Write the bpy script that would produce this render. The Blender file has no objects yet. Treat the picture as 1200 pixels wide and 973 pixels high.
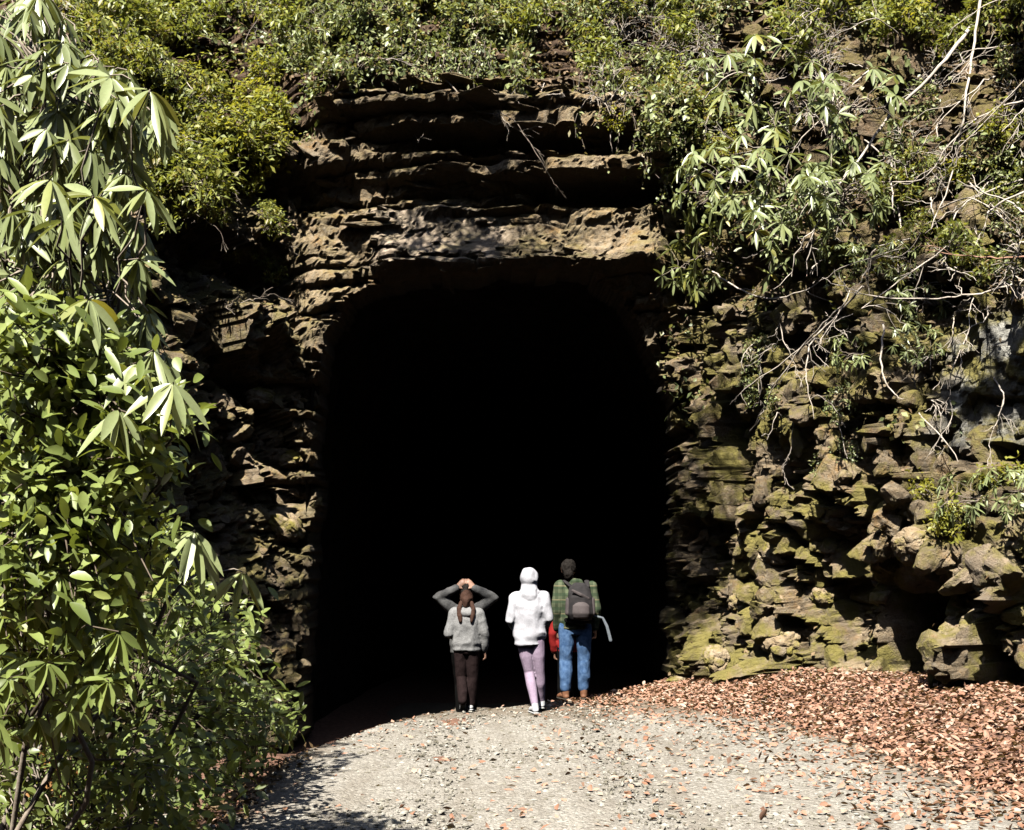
import bpy, math, random
import numpy as np
R = math.radians
random.seed(7); rng = np.random.default_rng(7)
scene = bpy.context.scene
COL = scene.collection

# ------------------------------------------------------------------ camera, sky, sun, exposure
CAMZ, FPX, HORIZ = 1.7, 1400.0, 665.0
cam = bpy.data.cameras.new("camera"); camo = bpy.data.objects.new("camera", cam); COL.objects.link(camo)
camo.location = (0, 0, CAMZ); camo.rotation_euler = (R(90), 0, 0)
cam.sensor_width = 36; cam.lens = 36 * FPX / 1200; cam.shift_y = (HORIZ - 486.5) / 1200
cam.clip_start = 0.1; cam.clip_end = 2000
scene.camera = camo
SUN_EL, SUN_AZ = 54.0, 20.0          # azimuth: degrees to the left of straight behind the camera
world = bpy.data.worlds.new("World"); scene.world = world; world.use_nodes = True
wn = world.node_tree.nodes; wl = world.node_tree.links
for n in list(wn): wn.remove(n)
sky = wn.new("ShaderNodeTexSky"); sky.sky_type = 'NISHITA'; sky.sun_disc = False
sky.sun_elevation = R(SUN_EL); sky.sun_rotation = R(180 + SUN_AZ)
bg = wn.new("ShaderNodeBackground"); bg.inputs[1].default_value = 0.05
wo = wn.new("ShaderNodeOutputWorld"); wl.new(sky.outputs[0], bg.inputs[0]); wl.new(bg.outputs[0], wo.inputs[0])
sl = bpy.data.lights.new("sun", 'SUN'); sl.energy = 5.0; sl.angle = R(0.5); sl.color = (1.0, 0.95, 0.86)
so = bpy.data.objects.new("sun", sl); COL.objects.link(so); so.location = (-5, -10, 30)
so.rotation_euler = (R(90 - SUN_EL), 0, R(-SUN_AZ))
SUNDIR = np.array([-math.sin(R(SUN_AZ)) * math.cos(R(SUN_EL)), -math.cos(R(SUN_AZ)) * math.cos(R(SUN_EL)), math.sin(R(SUN_EL))])
vs = scene.view_settings; vs.view_transform = 'Standard'; vs.look = 'None'; vs.exposure = 1.5; vs.gamma = 1.0
vs.use_curve_mapping = False
scene.render.engine = 'CYCLES'
scene.cycles.max_bounces = 6; scene.cycles.diffuse_bounces = 0

# ------------------------------------------------------------------ numpy noise
def _h(ix, iy, iz, seed=0):
    with np.errstate(over='ignore'):
        n = (ix.astype(np.int64) * 374761393 + iy.astype(np.int64) * 668265263 + iz.astype(np.int64) * 2147483647 + seed * 1274126177) & 0xffffffff
        n = ((n ^ (n >> 13)) * 1274126177) & 0xffffffff
        n = ((n ^ (n >> 16)) * 2246822519) & 0xffffffff
        n = n ^ (n >> 15)
    return (n & 0xffffff) / float(0xffffff)
def vn(p, seed=0):
    p = np.asarray(p, float); i = np.floor(p).astype(np.int64); f = p - i; f = f * f * (3 - 2 * f)
    out = 0
    for a in (0, 1):
        for b in (0, 1):
            for c in (0, 1):
                w = (f[..., 0] if a else 1 - f[..., 0]) * (f[..., 1] if b else 1 - f[..., 1]) * (f[..., 2] if c else 1 - f[..., 2])
                out = out + w * _h(i[..., 0] + a, i[..., 1] + b, i[..., 2] + c, seed)
    return out
def fbm(p, octv=4, seed=0):
    s = 0; a = .5; q = np.asarray(p, float)
    for k in range(octv):
        s = s + a * (vn(q, seed + k) - .5); q = q * 2.03 + 7.1; a *= .5
    return s * 2          # about -1..1
def worley(p, seed=0):
    i = np.floor(p).astype(np.int64)
    f1 = np.full(p.shape[:-1], 9.); f2 = f1.copy(); cid = np.zeros(p.shape[:-1])
    for a in (-1, 0, 1):
        for b in (-1, 0, 1):
            for c in (-1, 0, 1):
                x, y, z = i[..., 0] + a, i[..., 1] + b, i[..., 2] + c
                d = (x + _h(x, y, z, seed) - p[..., 0]) ** 2 + (y + _h(x, y, z, seed + 1) - p[..., 1]) ** 2 + (z + _h(x, y, z, seed + 2) - p[..., 2]) ** 2
                cl = d < f1
                f2 = np.where(cl, f1, np.minimum(f2, d)); cid = np.where(cl, _h(x, y, z, seed + 3), cid); f1 = np.minimum(f1, d)
    return np.sqrt(f1), np.sqrt(f2), cid
def sstep(a, b, x):
    t = np.clip((np.asarray(x, float) - a) / (b - a), 0, 1); return t * t * (3 - 2 * t)
def unit(v):
    v = np.asarray(v, float); return v / (np.linalg.norm(v, axis=-1, keepdims=True) + 1e-9)

# ------------------------------------------------------------------ object helpers
def tag(o, label=None, cat=None, group=None, kind=None):
    if label: o['label'] = label
    if cat: o['category'] = cat
    if group: o['group'] = group
    if kind: o['kind'] = kind
    return o
def mesh_obj(name, V, F, mat, parent=None, smooth=True, attrs=None, loc=None):
    me = bpy.data.meshes.new(name)
    V = np.asarray(V, np.float32).reshape(-1, 3)
    if isinstance(F, np.ndarray) and F.ndim == 2:
        n, k = F.shape
        me.vertices.add(len(V)); me.vertices.foreach_set('co', V.ravel())
        me.loops.add(n * k); me.loops.foreach_set('vertex_index', F.astype(np.int32).ravel())
        me.polygons.add(n); me.polygons.foreach_set('loop_start', np.arange(0, n * k, k, dtype=np.int32))
        me.update(calc_edges=True)
    else:
        me.from_pydata(V.tolist(), [], [list(map(int, f)) for f in F]); me.update()
    me.validate()
    if attrs:
        for k, (dom, val) in attrs.items():
            a = me.attributes.new(k, 'FLOAT', dom)
            if len(a.data) == len(val): a.data.foreach_set('value', np.asarray(val, np.float32))
    me.polygons.foreach_set('use_smooth', np.full(len(me.polygons), bool(smooth)))
    if mat: me.materials.append(mat)
    o = bpy.data.objects.new(name, me); COL.objects.link(o)
    if parent: o.parent = parent
    if loc is not None: o.location = loc
    return o
def empty(name, loc, rz=0):
    o = bpy.data.objects.new(name, None); COL.objects.link(o); o.location = loc; o.rotation_euler = (0, 0, rz)
    o.empty_display_size = .2; return o
def copy_tree(o, parent=None):
    kids = [c for c in bpy.data.objects if c.parent == o]
    c = o.copy(); COL.objects.link(c)
    if parent: c.parent = parent
    for k in kids: copy_tree(k, c)
    return c
class Acc:                               # gathers geometry of ONE mesh
    def __init__(s): s.V = []; s.F3 = []; s.F4 = []; s.n = 0; s.T3 = []; s.T4 = []
    def add(s, V, F, tint=0.5):
        V = np.asarray(V, float).reshape(-1, 3); F = np.asarray(F, int)
        t = np.broadcast_to(np.asarray(tint, float), (len(F),))
        (s.F3 if F.shape[1] == 3 else s.F4).append(F + s.n); (s.T3 if F.shape[1] == 3 else s.T4).append(t)
        s.V.append(V); s.n += len(V)
    def build(s, name, mat, parent=None, smooth=True, loc=None):
        V = np.concatenate(s.V)
        F = []
        T = []
        if s.F4 and not s.F3:
            F = np.concatenate(s.F4); T = np.concatenate(s.T4)
        elif s.F3 and not s.F4:
            F = np.concatenate(s.F3); T = np.concatenate(s.T3)
        else:
            F = np.concatenate(s.F3).tolist() + np.concatenate(s.F4).tolist(); T = np.concatenate(s.T3 + s.T4)
        return mesh_obj(name, V, F, mat, parent, smooth, {'tint': ('FACE', T)}, loc)

# ------------------------------------------------------------------ materials
def mat_new(name):
    m = bpy.data.materials.new(name); m.use_nodes = True
    nt = m.node_tree; nt.nodes.clear()
    out = nt.nodes.new('ShaderNodeOutputMaterial'); b = nt.nodes.new('ShaderNodeBsdfPrincipled')
    nt.links.new(b.outputs[0], out.inputs[0])
    return m, nt, b, out
def N(nt, t, **kw):
    n = nt.nodes.new(t)
    for k, v in kw.items():
        if k.startswith('i_'): n.inputs[int(k[2:])].default_value = v
        else: setattr(n, k, v)
    return n
def noise(nt, vec, scale, detail=5, rough=.6):
    n = N(nt, 'ShaderNodeTexNoise'); n.inputs['Scale'].default_value = scale; n.inputs['Detail'].default_value = detail
    n.inputs['Roughness'].default_value = rough; nt.links.new(vec, n.inputs['Vector']); return n.outputs[0]
def ramp(nt, fac, stops):
    r = N(nt, 'ShaderNodeValToRGB'); e = r.color_ramp.elements
    while len(e) < len(stops): e.new(.5)
    for el, (p, c) in zip(e, stops):
        el.position = p; el.color = (*c, 1) if len(c) == 3 else c
    nt.links.new(fac, r.inputs[0]); return r.outputs[0]
def mixc(nt, fac, a, b, mode='MIX'):
    m = N(nt, 'ShaderNodeMix', data_type='RGBA', blend_type=mode)
    for sock, v in ((m.inputs[0], fac), (m.inputs[6], a), (m.inputs[7], b)):
        if isinstance(v, (float, int)): sock.default_value = v
        elif isinstance(v, tuple): sock.default_value = (*v, 1)
        else: nt.links.new(v, sock)
    return m.outputs[2]
def mth(nt, op, a, b=0.0, clamp=False):
    m = N(nt, 'ShaderNodeMath', operation=op, use_clamp=clamp)
    for sock, v in ((m.inputs[0], a), (m.inputs[1], b)):
        if isinstance(v, (float, int)): sock.default_value = v
        else: nt.links.new(v, sock)
    return m.outputs[0]
def attr(nt, name):
    return N(nt, 'ShaderNodeAttribute', attribute_name=name).outputs['Fac']
def bump(nt, b, h, dist=.02, strength=.8):
    n = N(nt, 'ShaderNodeBump'); n.inputs['Distance'].default_value = dist; n.inputs['Strength'].default_value = strength
    nt.links.new(h, n.inputs['Height']); nt.links.new(n.outputs[0], b.inputs['Normal'])
def objvec(nt): return N(nt, 'ShaderNodeTexCoord').outputs['Object']
def geopos(nt): return N(nt, 'ShaderNodeNewGeometry').outputs['Position']

def mat_simple(name, c1, c2, scale=20, rough=.8, bumpd=.004, spec=.3, detail=4):
    m, nt, b, o = mat_new(name); v = objvec(nt); n = noise(nt, v, scale, detail)
    nt.links.new(mixc(nt, ramp(nt, n, [(.3, (0, 0, 0)), (.7, (1, 1, 1))]), c1, c2), b.inputs['Base Color'])
    b.inputs['Roughness'].default_value = rough; b.inputs['Specular IOR Level'].default_value = spec
    if max(c2) < .05: b.inputs['Specular IOR Level'].default_value = .04
    if bumpd: bump(nt, b, noise(nt, v, scale * 3, 5), bumpd, .7)
    return m
def mat_leaf(name, stops, rough=.38, trans=.3, spec=.5):
    m, nt, b, out = mat_new(name)
    oi = N(nt, 'ShaderNodeObjectInfo').outputs['Random']
    t = mth(nt, 'ADD', attr(nt, 'tint'), mth(nt, 'MULTIPLY', mth(nt, 'SUBTRACT', oi, .5), .25), True)
    c = ramp(nt, t, stops)
    c = mixc(nt, mth(nt, 'MULTIPLY', noise(nt, geopos(nt), 60, 3), .5), c, (.12, .105, .04))
    nt.links.new(c, b.inputs['Base Color'])
    b.inputs['Roughness'].default_value = rough; b.inputs['Specular IOR Level'].default_value = spec
    tr = N(nt, 'ShaderNodeBsdfTranslucent'); nt.links.new(mixc(nt, 1.0, c, (1.6, 1.5, .7), 'MULTIPLY'), tr.inputs[0])
    mx = N(nt, 'ShaderNodeMixShader'); mx.inputs[0].default_value = trans
    nt.links.new(b.outputs[0], mx.inputs[1]); nt.links.new(tr.outputs[0], mx.inputs[2]); nt.links.new(mx.outputs[0], out.inputs[0])
    return m
M = {}
M['rhodo'] = mat_leaf('rhododendron_leaf', [(0, (.07, .11, .035)), (.4, (.20, .25, .10)), (.8, (.32, .38, .18)), (.93, (.28, .31, .09)), (1, (.45, .38, .06))], .36, .22, .55)
M['laurel'] = mat_leaf('laurel_leaf', [(0, (.05, .08, .018)), (.5, (.165, .23, .055)), (.9, (.31, .385, .115)), (1, (.34, .34, .06))], .4, .3)
M['small'] = mat_leaf('small_shrub_leaf', [(0, (.09, .12, .03)), (.5, (.245, .295, .075)), (.85, (.37, .40, .10)), (1, (.26, .22, .05))], .45, .35)
M['yellow'] = mat_leaf('yellow_green_leaf', [(0, (.15, .18, .03)), (.5, (.37, .385, .06)), (1, (.38, .36, .045))], .45, .4)
M['grey_green'] = mat_leaf('creeper_leaf', [(0, (.08, .12, .05)), (.5, (.25, .31, .125)), (.85, (.38, .42, .20)), (1, (.34, .27, .15))], .42, .25)
M['dry'] = mat_leaf('dry_leaf', [(0, (.14, .065, .045)), (.2, (.27, .125, .085)), (.5, (.40, .20, .145)), (.75, (.48, .29, .22)), (.92, (.54, .41, .34)), (1, (.42, .32, .25))], .6, .12, .3)
M['brown_dry'] = mat_leaf('brown_dead_leaf', [(0, (.07, .04, .022)), (.5, (.19, .115, .06)), (1, (.32, .22, .14))], .65, .1, .3)
M['rust'] = mat_leaf('rust_dead_leaf', [(0, (.16, .06, .015)), (.5, (.27, .11, .025)), (1, (.33, .16, .05))], .6, .15, .3)
M['bark'] = mat_simple('twig_bark', (.16, .125, .095), (.34, .29, .235), 14, .85, .004)
M['darkbark'] = mat_simple('dark_twig_bark', (.06, .045, .03), (.14, .11, .08), 14, .85, .004)
M['palebark'] = mat_simple('pale_bare_bark', (.34, .285, .23), (.58, .52, .45), 10, .8, .003)
M['redbark'] = mat_simple('reddish_bark', (.26, .13, .085), (.40, .24, .17), 12, .8, .003)

def mat_rock():
    m, nt, b, out = mat_new('layered_rock'); p = geopos(nt)
    mp = N(nt, 'ShaderNodeMapping'); mp.inputs['Scale'].default_value = (1, 1, 3.2); nt.links.new(p, mp.inputs[0]); q = mp.outputs[0]
    n1 = noise(nt, q, .9, 7, .65); n2 = noise(nt, p, 3.1, 8, .7); n3 = noise(nt, p, 17, 6, .7)
    base = ramp(nt, n1, [(.28, (.14, .11, .075)), (.45, (.26, .195, .12)), (.58, (.36, .27, .165)), (.75, (.45, .37, .26))])
    base = mixc(nt, ramp(nt, n2, [(.52, (0, 0, 0)), (.68, (1, 1, 1))]), base, (.34, .20, .075))       # iron stain
    base = mixc(nt, mth(nt, 'MULTIPLY', ramp(nt, n3, [(.5, (0, 0, 0)), (.72, (1, 1, 1))]), .55), base, (.50, .45, .36))   # lichen
    base = mixc(nt, mth(nt, 'MULTIPLY', ramp(nt, noise(nt, p, 5.5, 6, .7), [(.55, (0, 0, 0)), (.7, (1, 1, 1))]), .7), base, (.05, .042, .03))
    pale = mixc(nt, noise(nt, q, 5, 6), (.44, .33, .22), (.68, .57, .46))
    base = mixc(nt, attr(nt, 'pale'), base, pale)
    mg = N(nt, 'ShaderNodeMapping'); mg.inputs['Scale'].default_value = (1, 1, .18); nt.links.new(p, mg.inputs[0])
    grey = mixc(nt, ramp(nt, noise(nt, mg.outputs[0], 9, 6, .7), [(.4, (0, 0, 0)), (.6, (1, 1, 1))]), (.20, .195, .17), (.50, .49, .44))
    base = mixc(nt, attr(nt, 'grey'), base, grey)
    dark_n = ramp(nt, noise(nt, p, .8, 7, .7), [(.44, (0, 0, 0)), (.56, (1, 1, 1))])
    base = mixc(nt, mth(nt, 'MULTIPLY', mth(nt, 'MULTIPLY', dark_n, attr(nt, 'stain_shade')), .85), base, (.045, .038, .03))  # dark rock stains, plus shade painted into the left wall and mouth
    moss = mixc(nt, noise(nt, p, 9, 6), (.11, .10, .022), (.33, .28, .075))
    mm = mth(nt, 'MULTIPLY', attr(nt, 'moss'), ramp(nt, noise(nt, p, 2.2, 7, .65), [(.43, (0, 0, 0)), (.56, (.9, .9, .9))]))
    base = mixc(nt, mm, base, moss)
    soil = mixc(nt, noise(nt, p, 14, 6), (.045, .028, .016), (.16, .10, .06))
    base = mixc(nt, attr(nt, 'soil'), base, soil)
    mouth_shade = attr(nt, 'mouth_shade')
    base = mixc(nt, mouth_shade, base, (.012, .010, .008))  # shade of the opening painted into the rock as near black
    nt.links.new(base, b.inputs['Base Color']); b.inputs['Roughness'].default_value = .82; b.inputs['Specular IOR Level'].default_value = .3
    h = mth(nt, 'ADD', n3, mth(nt, 'MULTIPLY', noise(nt, p, 55, 5, .7), .5))
    bump(nt, b, h, .07, 1.0)
    return m
M['rock'] = mat_rock()
def mat_boulder():
    m, nt, b, out = mat_new('mossy_boulder_rock'); p = geopos(nt)
    n1 = noise(nt, p, 2.4, 7, .65); n3 = noise(nt, p, 17, 6, .7)
    base = ramp(nt, n1, [(.3, (.15, .115, .075)), (.5, (.29, .215, .13)), (.7, (.42, .345, .24))])
    base = mixc(nt, mth(nt, 'MULTIPLY', ramp(nt, n3, [(.5, (0, 0, 0)), (.72, (1, 1, 1))]), .5), base, (.38, .34, .27))
    moss = mixc(nt, noise(nt, p, 9, 6), (.11, .10, .022), (.30, .25, .065))
    base = mixc(nt, ramp(nt, noise(nt, p, 3.3, 6, .6), [(.46, (0, 0, 0)), (.58, (1, 1, 1))]), base, moss)
    nt.links.new(base, b.inputs['Base Color']); b.inputs['Roughness'].default_value = .85; b.inputs['Specular IOR Level'].default_value = .25
    bump(nt, b, mth(nt, 'ADD', n3, mth(nt, 'MULTIPLY', noise(nt, p, 60, 4), .5)), .04, .9)
    return m
M['boulder'] = mat_boulder()
def mat_path():
    m, nt, b, out = mat_new('pale_gravel'); p = geopos(nt)
    v = N(nt, 'ShaderNodeTexVoronoi'); v.inputs['Scale'].default_value = 38; nt.links.new(p, v.inputs['Vector'])
    v2 = N(nt, 'ShaderNodeTexVoronoi'); v2.inputs['Scale'].default_value = 90; nt.links.new(p, v2.inputs['Vector'])
    sp = N(nt, 'ShaderNodeSeparateColor'); nt.links.new(v.outputs['Color'], sp.inputs[0])
    sp2 = N(nt, 'ShaderNodeSeparateColor'); nt.links.new(v2.outputs['Color'], sp2.inputs[0])
    stone = ramp(nt, sp.outputs[0], [(0, (.12, .112, .098)), (.3, (.225, .208, .178)), (.75, (.325, .303, .262)), (1, (.50, .475, .43))])
    stone2 = ramp(nt, sp2.outputs[0], [(0, (.14, .13, .112)), (.5, (.27, .25, .215)), (1, (.42, .395, .35))])
    c = mixc(nt, .5, stone, stone2)
    mp = N(nt, 'ShaderNodeMapping'); mp.inputs['Scale'].default_value = (3.2, .45, 1); mp.inputs['Rotation'].default_value = (0, 0, .12); nt.links.new(p, mp.inputs[0])
    c = mixc(nt, mth(nt, 'MULTIPLY', ramp(nt, noise(nt, mp.outputs[0], 1.0, 6, .65), [(.45, (0, 0, 0)), (.68, (1, 1, 1))]), .55), c, (.155, .13, .10))
    c = mixc(nt, mth(nt, 'MULTIPLY', ramp(nt, noise(nt, p, 2.3, 7, .7), [(.48, (0, 0, 0)), (.66, (1, 1, 1))]), .3), c, (.15, .125, .098))
    c = mixc(nt, mth(nt, 'MULTIPLY', attr(nt, 'dirt'), .8), c, mixc(nt, noise(nt, p, 30, 4), (.07, .05, .035), (.20, .15, .10)))
    nt.links.new(c, b.inputs['Base Color']); b.inputs['Roughness'].default_value = .9; b.inputs['Specular IOR Level'].default_value = .2
    h = mth(nt, 'ADD', mth(nt, 'MULTIPLY', v.outputs['Distance'], -1.0), mth(nt, 'MULTIPLY', v2.outputs['Distance'], -.6))
    bump(nt, b, mth(nt, 'ADD', h, noise(nt, p, 8, 5)), .02, .8)
    return m
M['path'] = mat_path()
M['soil'] = mat_simple('leaf_mould', (.08, .045, .03), (.26, .14, .095), 14, .95, .03)
M['pebble'] = mat_leaf('pebble_stone', [(0, (.12, .11, .095)), (.5, (.27, .255, .23)), (1, (.46, .445, .41))], .85, 0.0, .2)

# ------------------------------------------------------------------ ground and path
_xc = [-40, -2.4, -1.8, -1.4, -.8, 0, 1, 2, 3, 40]; _yc = [9.8, 9.8, 11.2, 12.7, 13.8, 14.35, 15.3, 17.0, 18.5, 18.5]
def gz(x, y):
    x = np.asarray(x, float); y = np.asarray(y, float)
    d1 = np.maximum(0, y - np.interp(x, _xc, _yc)); d2 = np.maximum(0, -1.95 - x)
    d = np.sqrt(d1 ** 2 + d2 ** 2)
    z = -1.05 * (1 - np.exp(-np.maximum(0, d - .12 * (1 - np.exp(-d * 4))) / 1.4))
    z = z + 1.1 * sstep(-3.0, -6.5, x) * sstep(18, 12, y)
    xr = np.interp(y, [0, 8, 11, 13, 14, 17], [3.1, 3.0, 2.8, 2.45, 2.05, 1.9])
    z = z + .40 * sstep(0, 2.6, x - xr) * sstep(20, 16, y)
    return z
def grid_axis(segs):
    out = []
    for a, b, st in segs: out += list(np.arange(a, b, st))
    return np.array(out + [segs[-1][1]])
gx = grid_axis([(-400, -40, 60), (-40, -8, 4), (-8, -4, .25), (-4, 5.5, .06), (5.5, 10, .25), (10, 40, 5), (40, 400, 60)])
gy = grid_axis([(-400, -40, 60), (-40, 0, 4), (0, 6, .25), (6, 19, .07), (19, 30, .5), (30, 70, 5), (70, 400, 55)])
def sheet(name, gx, gy, zf, mat, kind, attrf=None):
    X, Y = np.meshgrid(gx, gy); Z = zf(X, Y)
    V = np.stack([X, Y, Z], -1).reshape(-1, 3); nx, ny = len(gx), len(gy)
    i = np.arange(nx * ny).reshape(ny, nx)
    F = np.stack([i[:-1, :-1], i[:-1, 1:], i[1:, 1:], i[1:, :-1]], -1).reshape(-1, 4)
    at = {k: ('POINT', f(X, Y).ravel()) for k, f in (attrf or {}).items()}
    return tag(mesh_obj(name, V, F, mat, attrs=at), kind=kind)
def ground_z(X, Y):
    P = np.stack([X, Y, 0 * X], -1)
    near = (np.abs(X) < 9) & (Y > -5) & (Y < 25)
    return gz(X, Y) + np.where(near, .035 * fbm(P * 1.6, 4, 3), 0) - .012
sheet('ground', gx, gy, ground_z, M['soil'], 'structure')
def path_edges(y):
    xl = np.interp(y, [-10, 7, 11, 12.5, 13.7, 14.3, 16, 24], [-2.3, -1.95, -1.95, -1.75, -1.45, -1.6, -2.2, -2.2])
    xr = np.interp(y, [-10, 7, 10, 13, 14, 16, 24], [4.0, 3.75, 3.5, 2.85, 2.25, 1.5, 1.6])
    return xl, xr
def path_mesh():
    ys = grid_axis([(-12, 6, .5), (6, 15.5, .05), (15.5, 24, .3)]); nu = 110
    xl, xr = path_edges(ys); u = np.linspace(-.08, 1.08, nu)
    X = xl[:, None] + (xr - xl)[:, None] * u[None]; Y = np.repeat(ys[:, None], nu, 1)
    P = np.stack([X, Y, 0 * X], -1)
    e = np.minimum(u, 1 - u)[None] * (xr - xl)[:, None] + .22 * fbm(P * 1.3, 4, 21)
    Z = gz(X, Y) + .02 * fbm(P * 1.1, 3, 8) + .006 * fbm(P * 9, 2, 4) - .022 * (np.exp(-((X + .55 + .1 * np.sin(Y * .7)) / .22) ** 2) + np.exp(-((X - .95 + .1 * np.sin(Y * .7)) / .22) ** 2)) + np.clip(e * .25, -.09, .028)
    V = np.stack([X, Y, Z], -1).reshape(-1, 3); i = np.arange(len(ys) * nu).reshape(len(ys), nu)
    F = np.stack([i[:-1, :-1], i[:-1, 1:], i[1:, 1:], i[1:, :-1]], -1).reshape(-1, 4)
    dirt = np.clip(sstep(.45, .0, e) + .9 * sstep(12.7, 14.2, Y + .9 * fbm(P * 1.2, 4, 31)), 0, 1)
    tag(mesh_obj('gravel_path', V, F, M['path'], attrs={'dirt': ('POINT', dirt.ravel())}), kind='structure')
path_mesh()
def path_z(x, y):
    return gz(x, y) + .022

# ------------------------------------------------------------------ cliff
PLAN = [(-10, -16), (-8.6, -5), (-7.4, 4), (-7.0, 9), (-6.3, 13), (-5.15, 15.6), (-4.2, 17.3), (-3.35, 18.3), (-2.2, 18.45), (0, 18.5), (1.8, 18.45), (2.65, 18.2),
        (3.05, 17.2), (3.6, 15.8), (4.35, 14.3), (5.35, 12.7), (6.6, 11.1), (8.0, 8.6), (9.2, 4), (10.5, -5), (12, -16)]
def catmull(P, n=40):
    P = np.array(P, float); Q = np.vstack([2 * P[0] - P[1], P, 2 * P[-1] - P[-2]]); out = []
    for i in range(1, len(Q) - 2):
        p0, p1, p2, p3 = Q[i - 1], Q[i], Q[i + 1], Q[i + 2]
        for t in np.arange(n) / n:
            out.append(.5 * (2 * p1 + (p2 - p0) * t + (2 * p0 - 5 * p1 + 4 * p2 - p3) * t * t + (3 * p1 - p0 - 3 * p2 + p3) * t ** 3))
    out.append(P[-1]); return np.array(out)
plan = catmull(PLAN)
arc = np.concatenate([[0], np.cumsum(np.linalg.norm(np.diff(plan, axis=0), axis=1))])
def col_spacing():
    s = [0.]
    while s[-1] < arc[-1]:
        y = np.interp(s[-1], arc, plan[:, 1]); x = np.interp(s[-1], arc, plan[:, 0])
        if x < 0: st = .04 if y > 13.5 else (.12 if y > 6 else .5)
        else: st = .04 if y > 10 else (.1 if y > 6 else .5)
        s.append(s[-1] + st)
    s[-1] = arc[-1]; return np.array(s)
S = col_spacing()
BX = np.interp(S, arc, plan[:, 0]); BY = np.interp(S, arc, plan[:, 1])
tx = np.gradient(BX, S); ty = np.gradient(BY, S)
k = np.exp(-np.linspace(-2, 2, 25) ** 2); k /= k.sum()
tx = np.convolve(np.pad(tx, 12, 'edge'), k, 'valid'); ty = np.convolve(np.pad(ty, 12, 'edge'), k, 'valid')
tl = np.hypot(tx, ty); NX, NY = ty / tl, -tx / tl          # points into the cutting
S0 = np.interp(0, BX, S)                                      # arc length where x = 0 on the face
HT = np.where(BX < 0, np.interp(BY, [-16, 2, 9, 14, 18], [2.5, 3.0, 5.5, 10.5, 14]), np.interp(BY, [-16, 2, 8, 12, 18], [3, 5, 9, 12, 14]))
NR = 385
tt = np.linspace(0, 1, NR)
Zg = -1.5 + tt[:, None] * (HT[None] + 1.5)
Sg = np.repeat((S - S0)[None], NR, 0); BXg = np.repeat(BX[None], NR, 0); BYg = np.repeat(BY[None], NR, 0)
P3 = np.stack([BXg, BYg, Zg], -1)
side = BXg
wr = sstep(2.1, 2.75, BXg)                       # right wall
wl_ = sstep(-2.9, -3.7, BXg)                    # left wall
wc = 1 - np.maximum(wr, wl_)
wz = Zg + .10 * fbm(P3 * .55, 3, 11) + .02 * fbm(P3 * 2.3, 3, 12) - .03 * Sg
ws = Sg + .22 * fbm(P3 * 1.1, 3, 14) + .08 * fbm(P3 * 4, 2, 15)
def facet(p, seed):
    i = np.floor(p).astype(np.int64); f1 = np.full(p.shape[:-1], 9.); out = np.zeros(p.shape[:-1]); off = out.copy()
    for a in (-1, 0, 1):
        for b in (-1, 0, 1):
            for c in (-1, 0, 1):
                x, y, z = i[..., 0] + a, i[..., 1] + b, i[..., 2] + c
                dx, dy, dz_ = p[..., 0] - x - _h(x, y, z, seed), p[..., 1] - y - _h(x, y, z, seed + 1), p[..., 2] - z - _h(x, y, z, seed + 2)
                d = np.abs(dx) ** 1.5 + np.abs(dy) ** 1.5 + np.abs(dz_) ** 1.5; cl = d < f1
                g = (_h(x, y, z, seed + 4) - .5) * dx + (_h(x, y, z, seed + 5) - .5) * dy + (_h(x, y, z, seed + 6) - .62) * dz_
                out = np.where(cl, g * 2, out); off = np.where(cl, _h(x, y, z, seed + 3) - .5, off); f1 = np.minimum(f1, d)
    return off, out
# beds
edges = [-3.]
r2 = random.Random(5)
while edges[-1] < 16:
    edges.append(edges[-1] + r2.choice([.12, .2, .26, .34, .45, .6]))
edges = np.array(edges)
bi = np.clip(np.searchsorted(edges, wz) - 1, 0, len(edges) - 2)
dz = np.minimum(wz - edges[bi], edges[bi + 1] - wz)
blen = .9 + 2.2 * _h(bi, bi * 0, bi * 0, 3); bt = ws / blen + 7 * _h(bi, bi * 0 + 1, bi * 0, 4)
bj = np.floor(bt); fj = bt - bj; ds = np.minimum(fj, 1 - fj) * blen
blk = _h(bi, bj, bi * 0, 5)
strata = .52 * (blk - .5) - .16 * np.exp(-(dz / .04) ** 2) - .10 * np.exp(-(ds / .03) ** 2)
strata += .10 * (_h(bi, bi * 0 + 9, bi * 0, 6) - .5)
# lumps
Pw = P3 + .25 * np.stack([fbm(P3 * 1.4, 3, 41), fbm(P3 * 1.4, 3, 42), fbm(P3 * 1.4, 3, 43)], -1)
Pt = np.stack([Pw[..., 0], Pw[..., 1], Pw[..., 2] * (1 - .45 * np.maximum(wr, .6 * wl_)) + wr * .5 * Pw[..., 0]], -1)
o1, t1 = facet(Pt * np.array([.95, .95, 1.1]), 50)
o2, t2 = facet(Pt * np.array([2.1, 2.1, 2.7]), 60)
o3, t3 = facet((Pt + .05 * np.stack([fbm(P3 * 6, 2, 44), fbm(P3 * 6, 2, 45), fbm(P3 * 6, 2, 46)], -1)) * np.array([4.6, 4.6, 6.5]), 70)
o4, t4 = facet(P3 * np.array([10., 10., 14.]), 77)
fine = .10 * fbm(P3 * np.array([3.2, 3.2, 4.5]), 5, 70)
lump = .42 * o1 + .42 * t1; lump2 = .24 * o2 + .26 * t2; lump3 = .11 * o3 + .13 * t3 + .035 * o4 + .05 * t4
pocket = -.55 * sstep(.12, .42, fbm(Pt * np.array([1.0, 1.0, .9]) + 3.7, 3, 78)) * np.maximum(wr, .8 * wl_)
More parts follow.
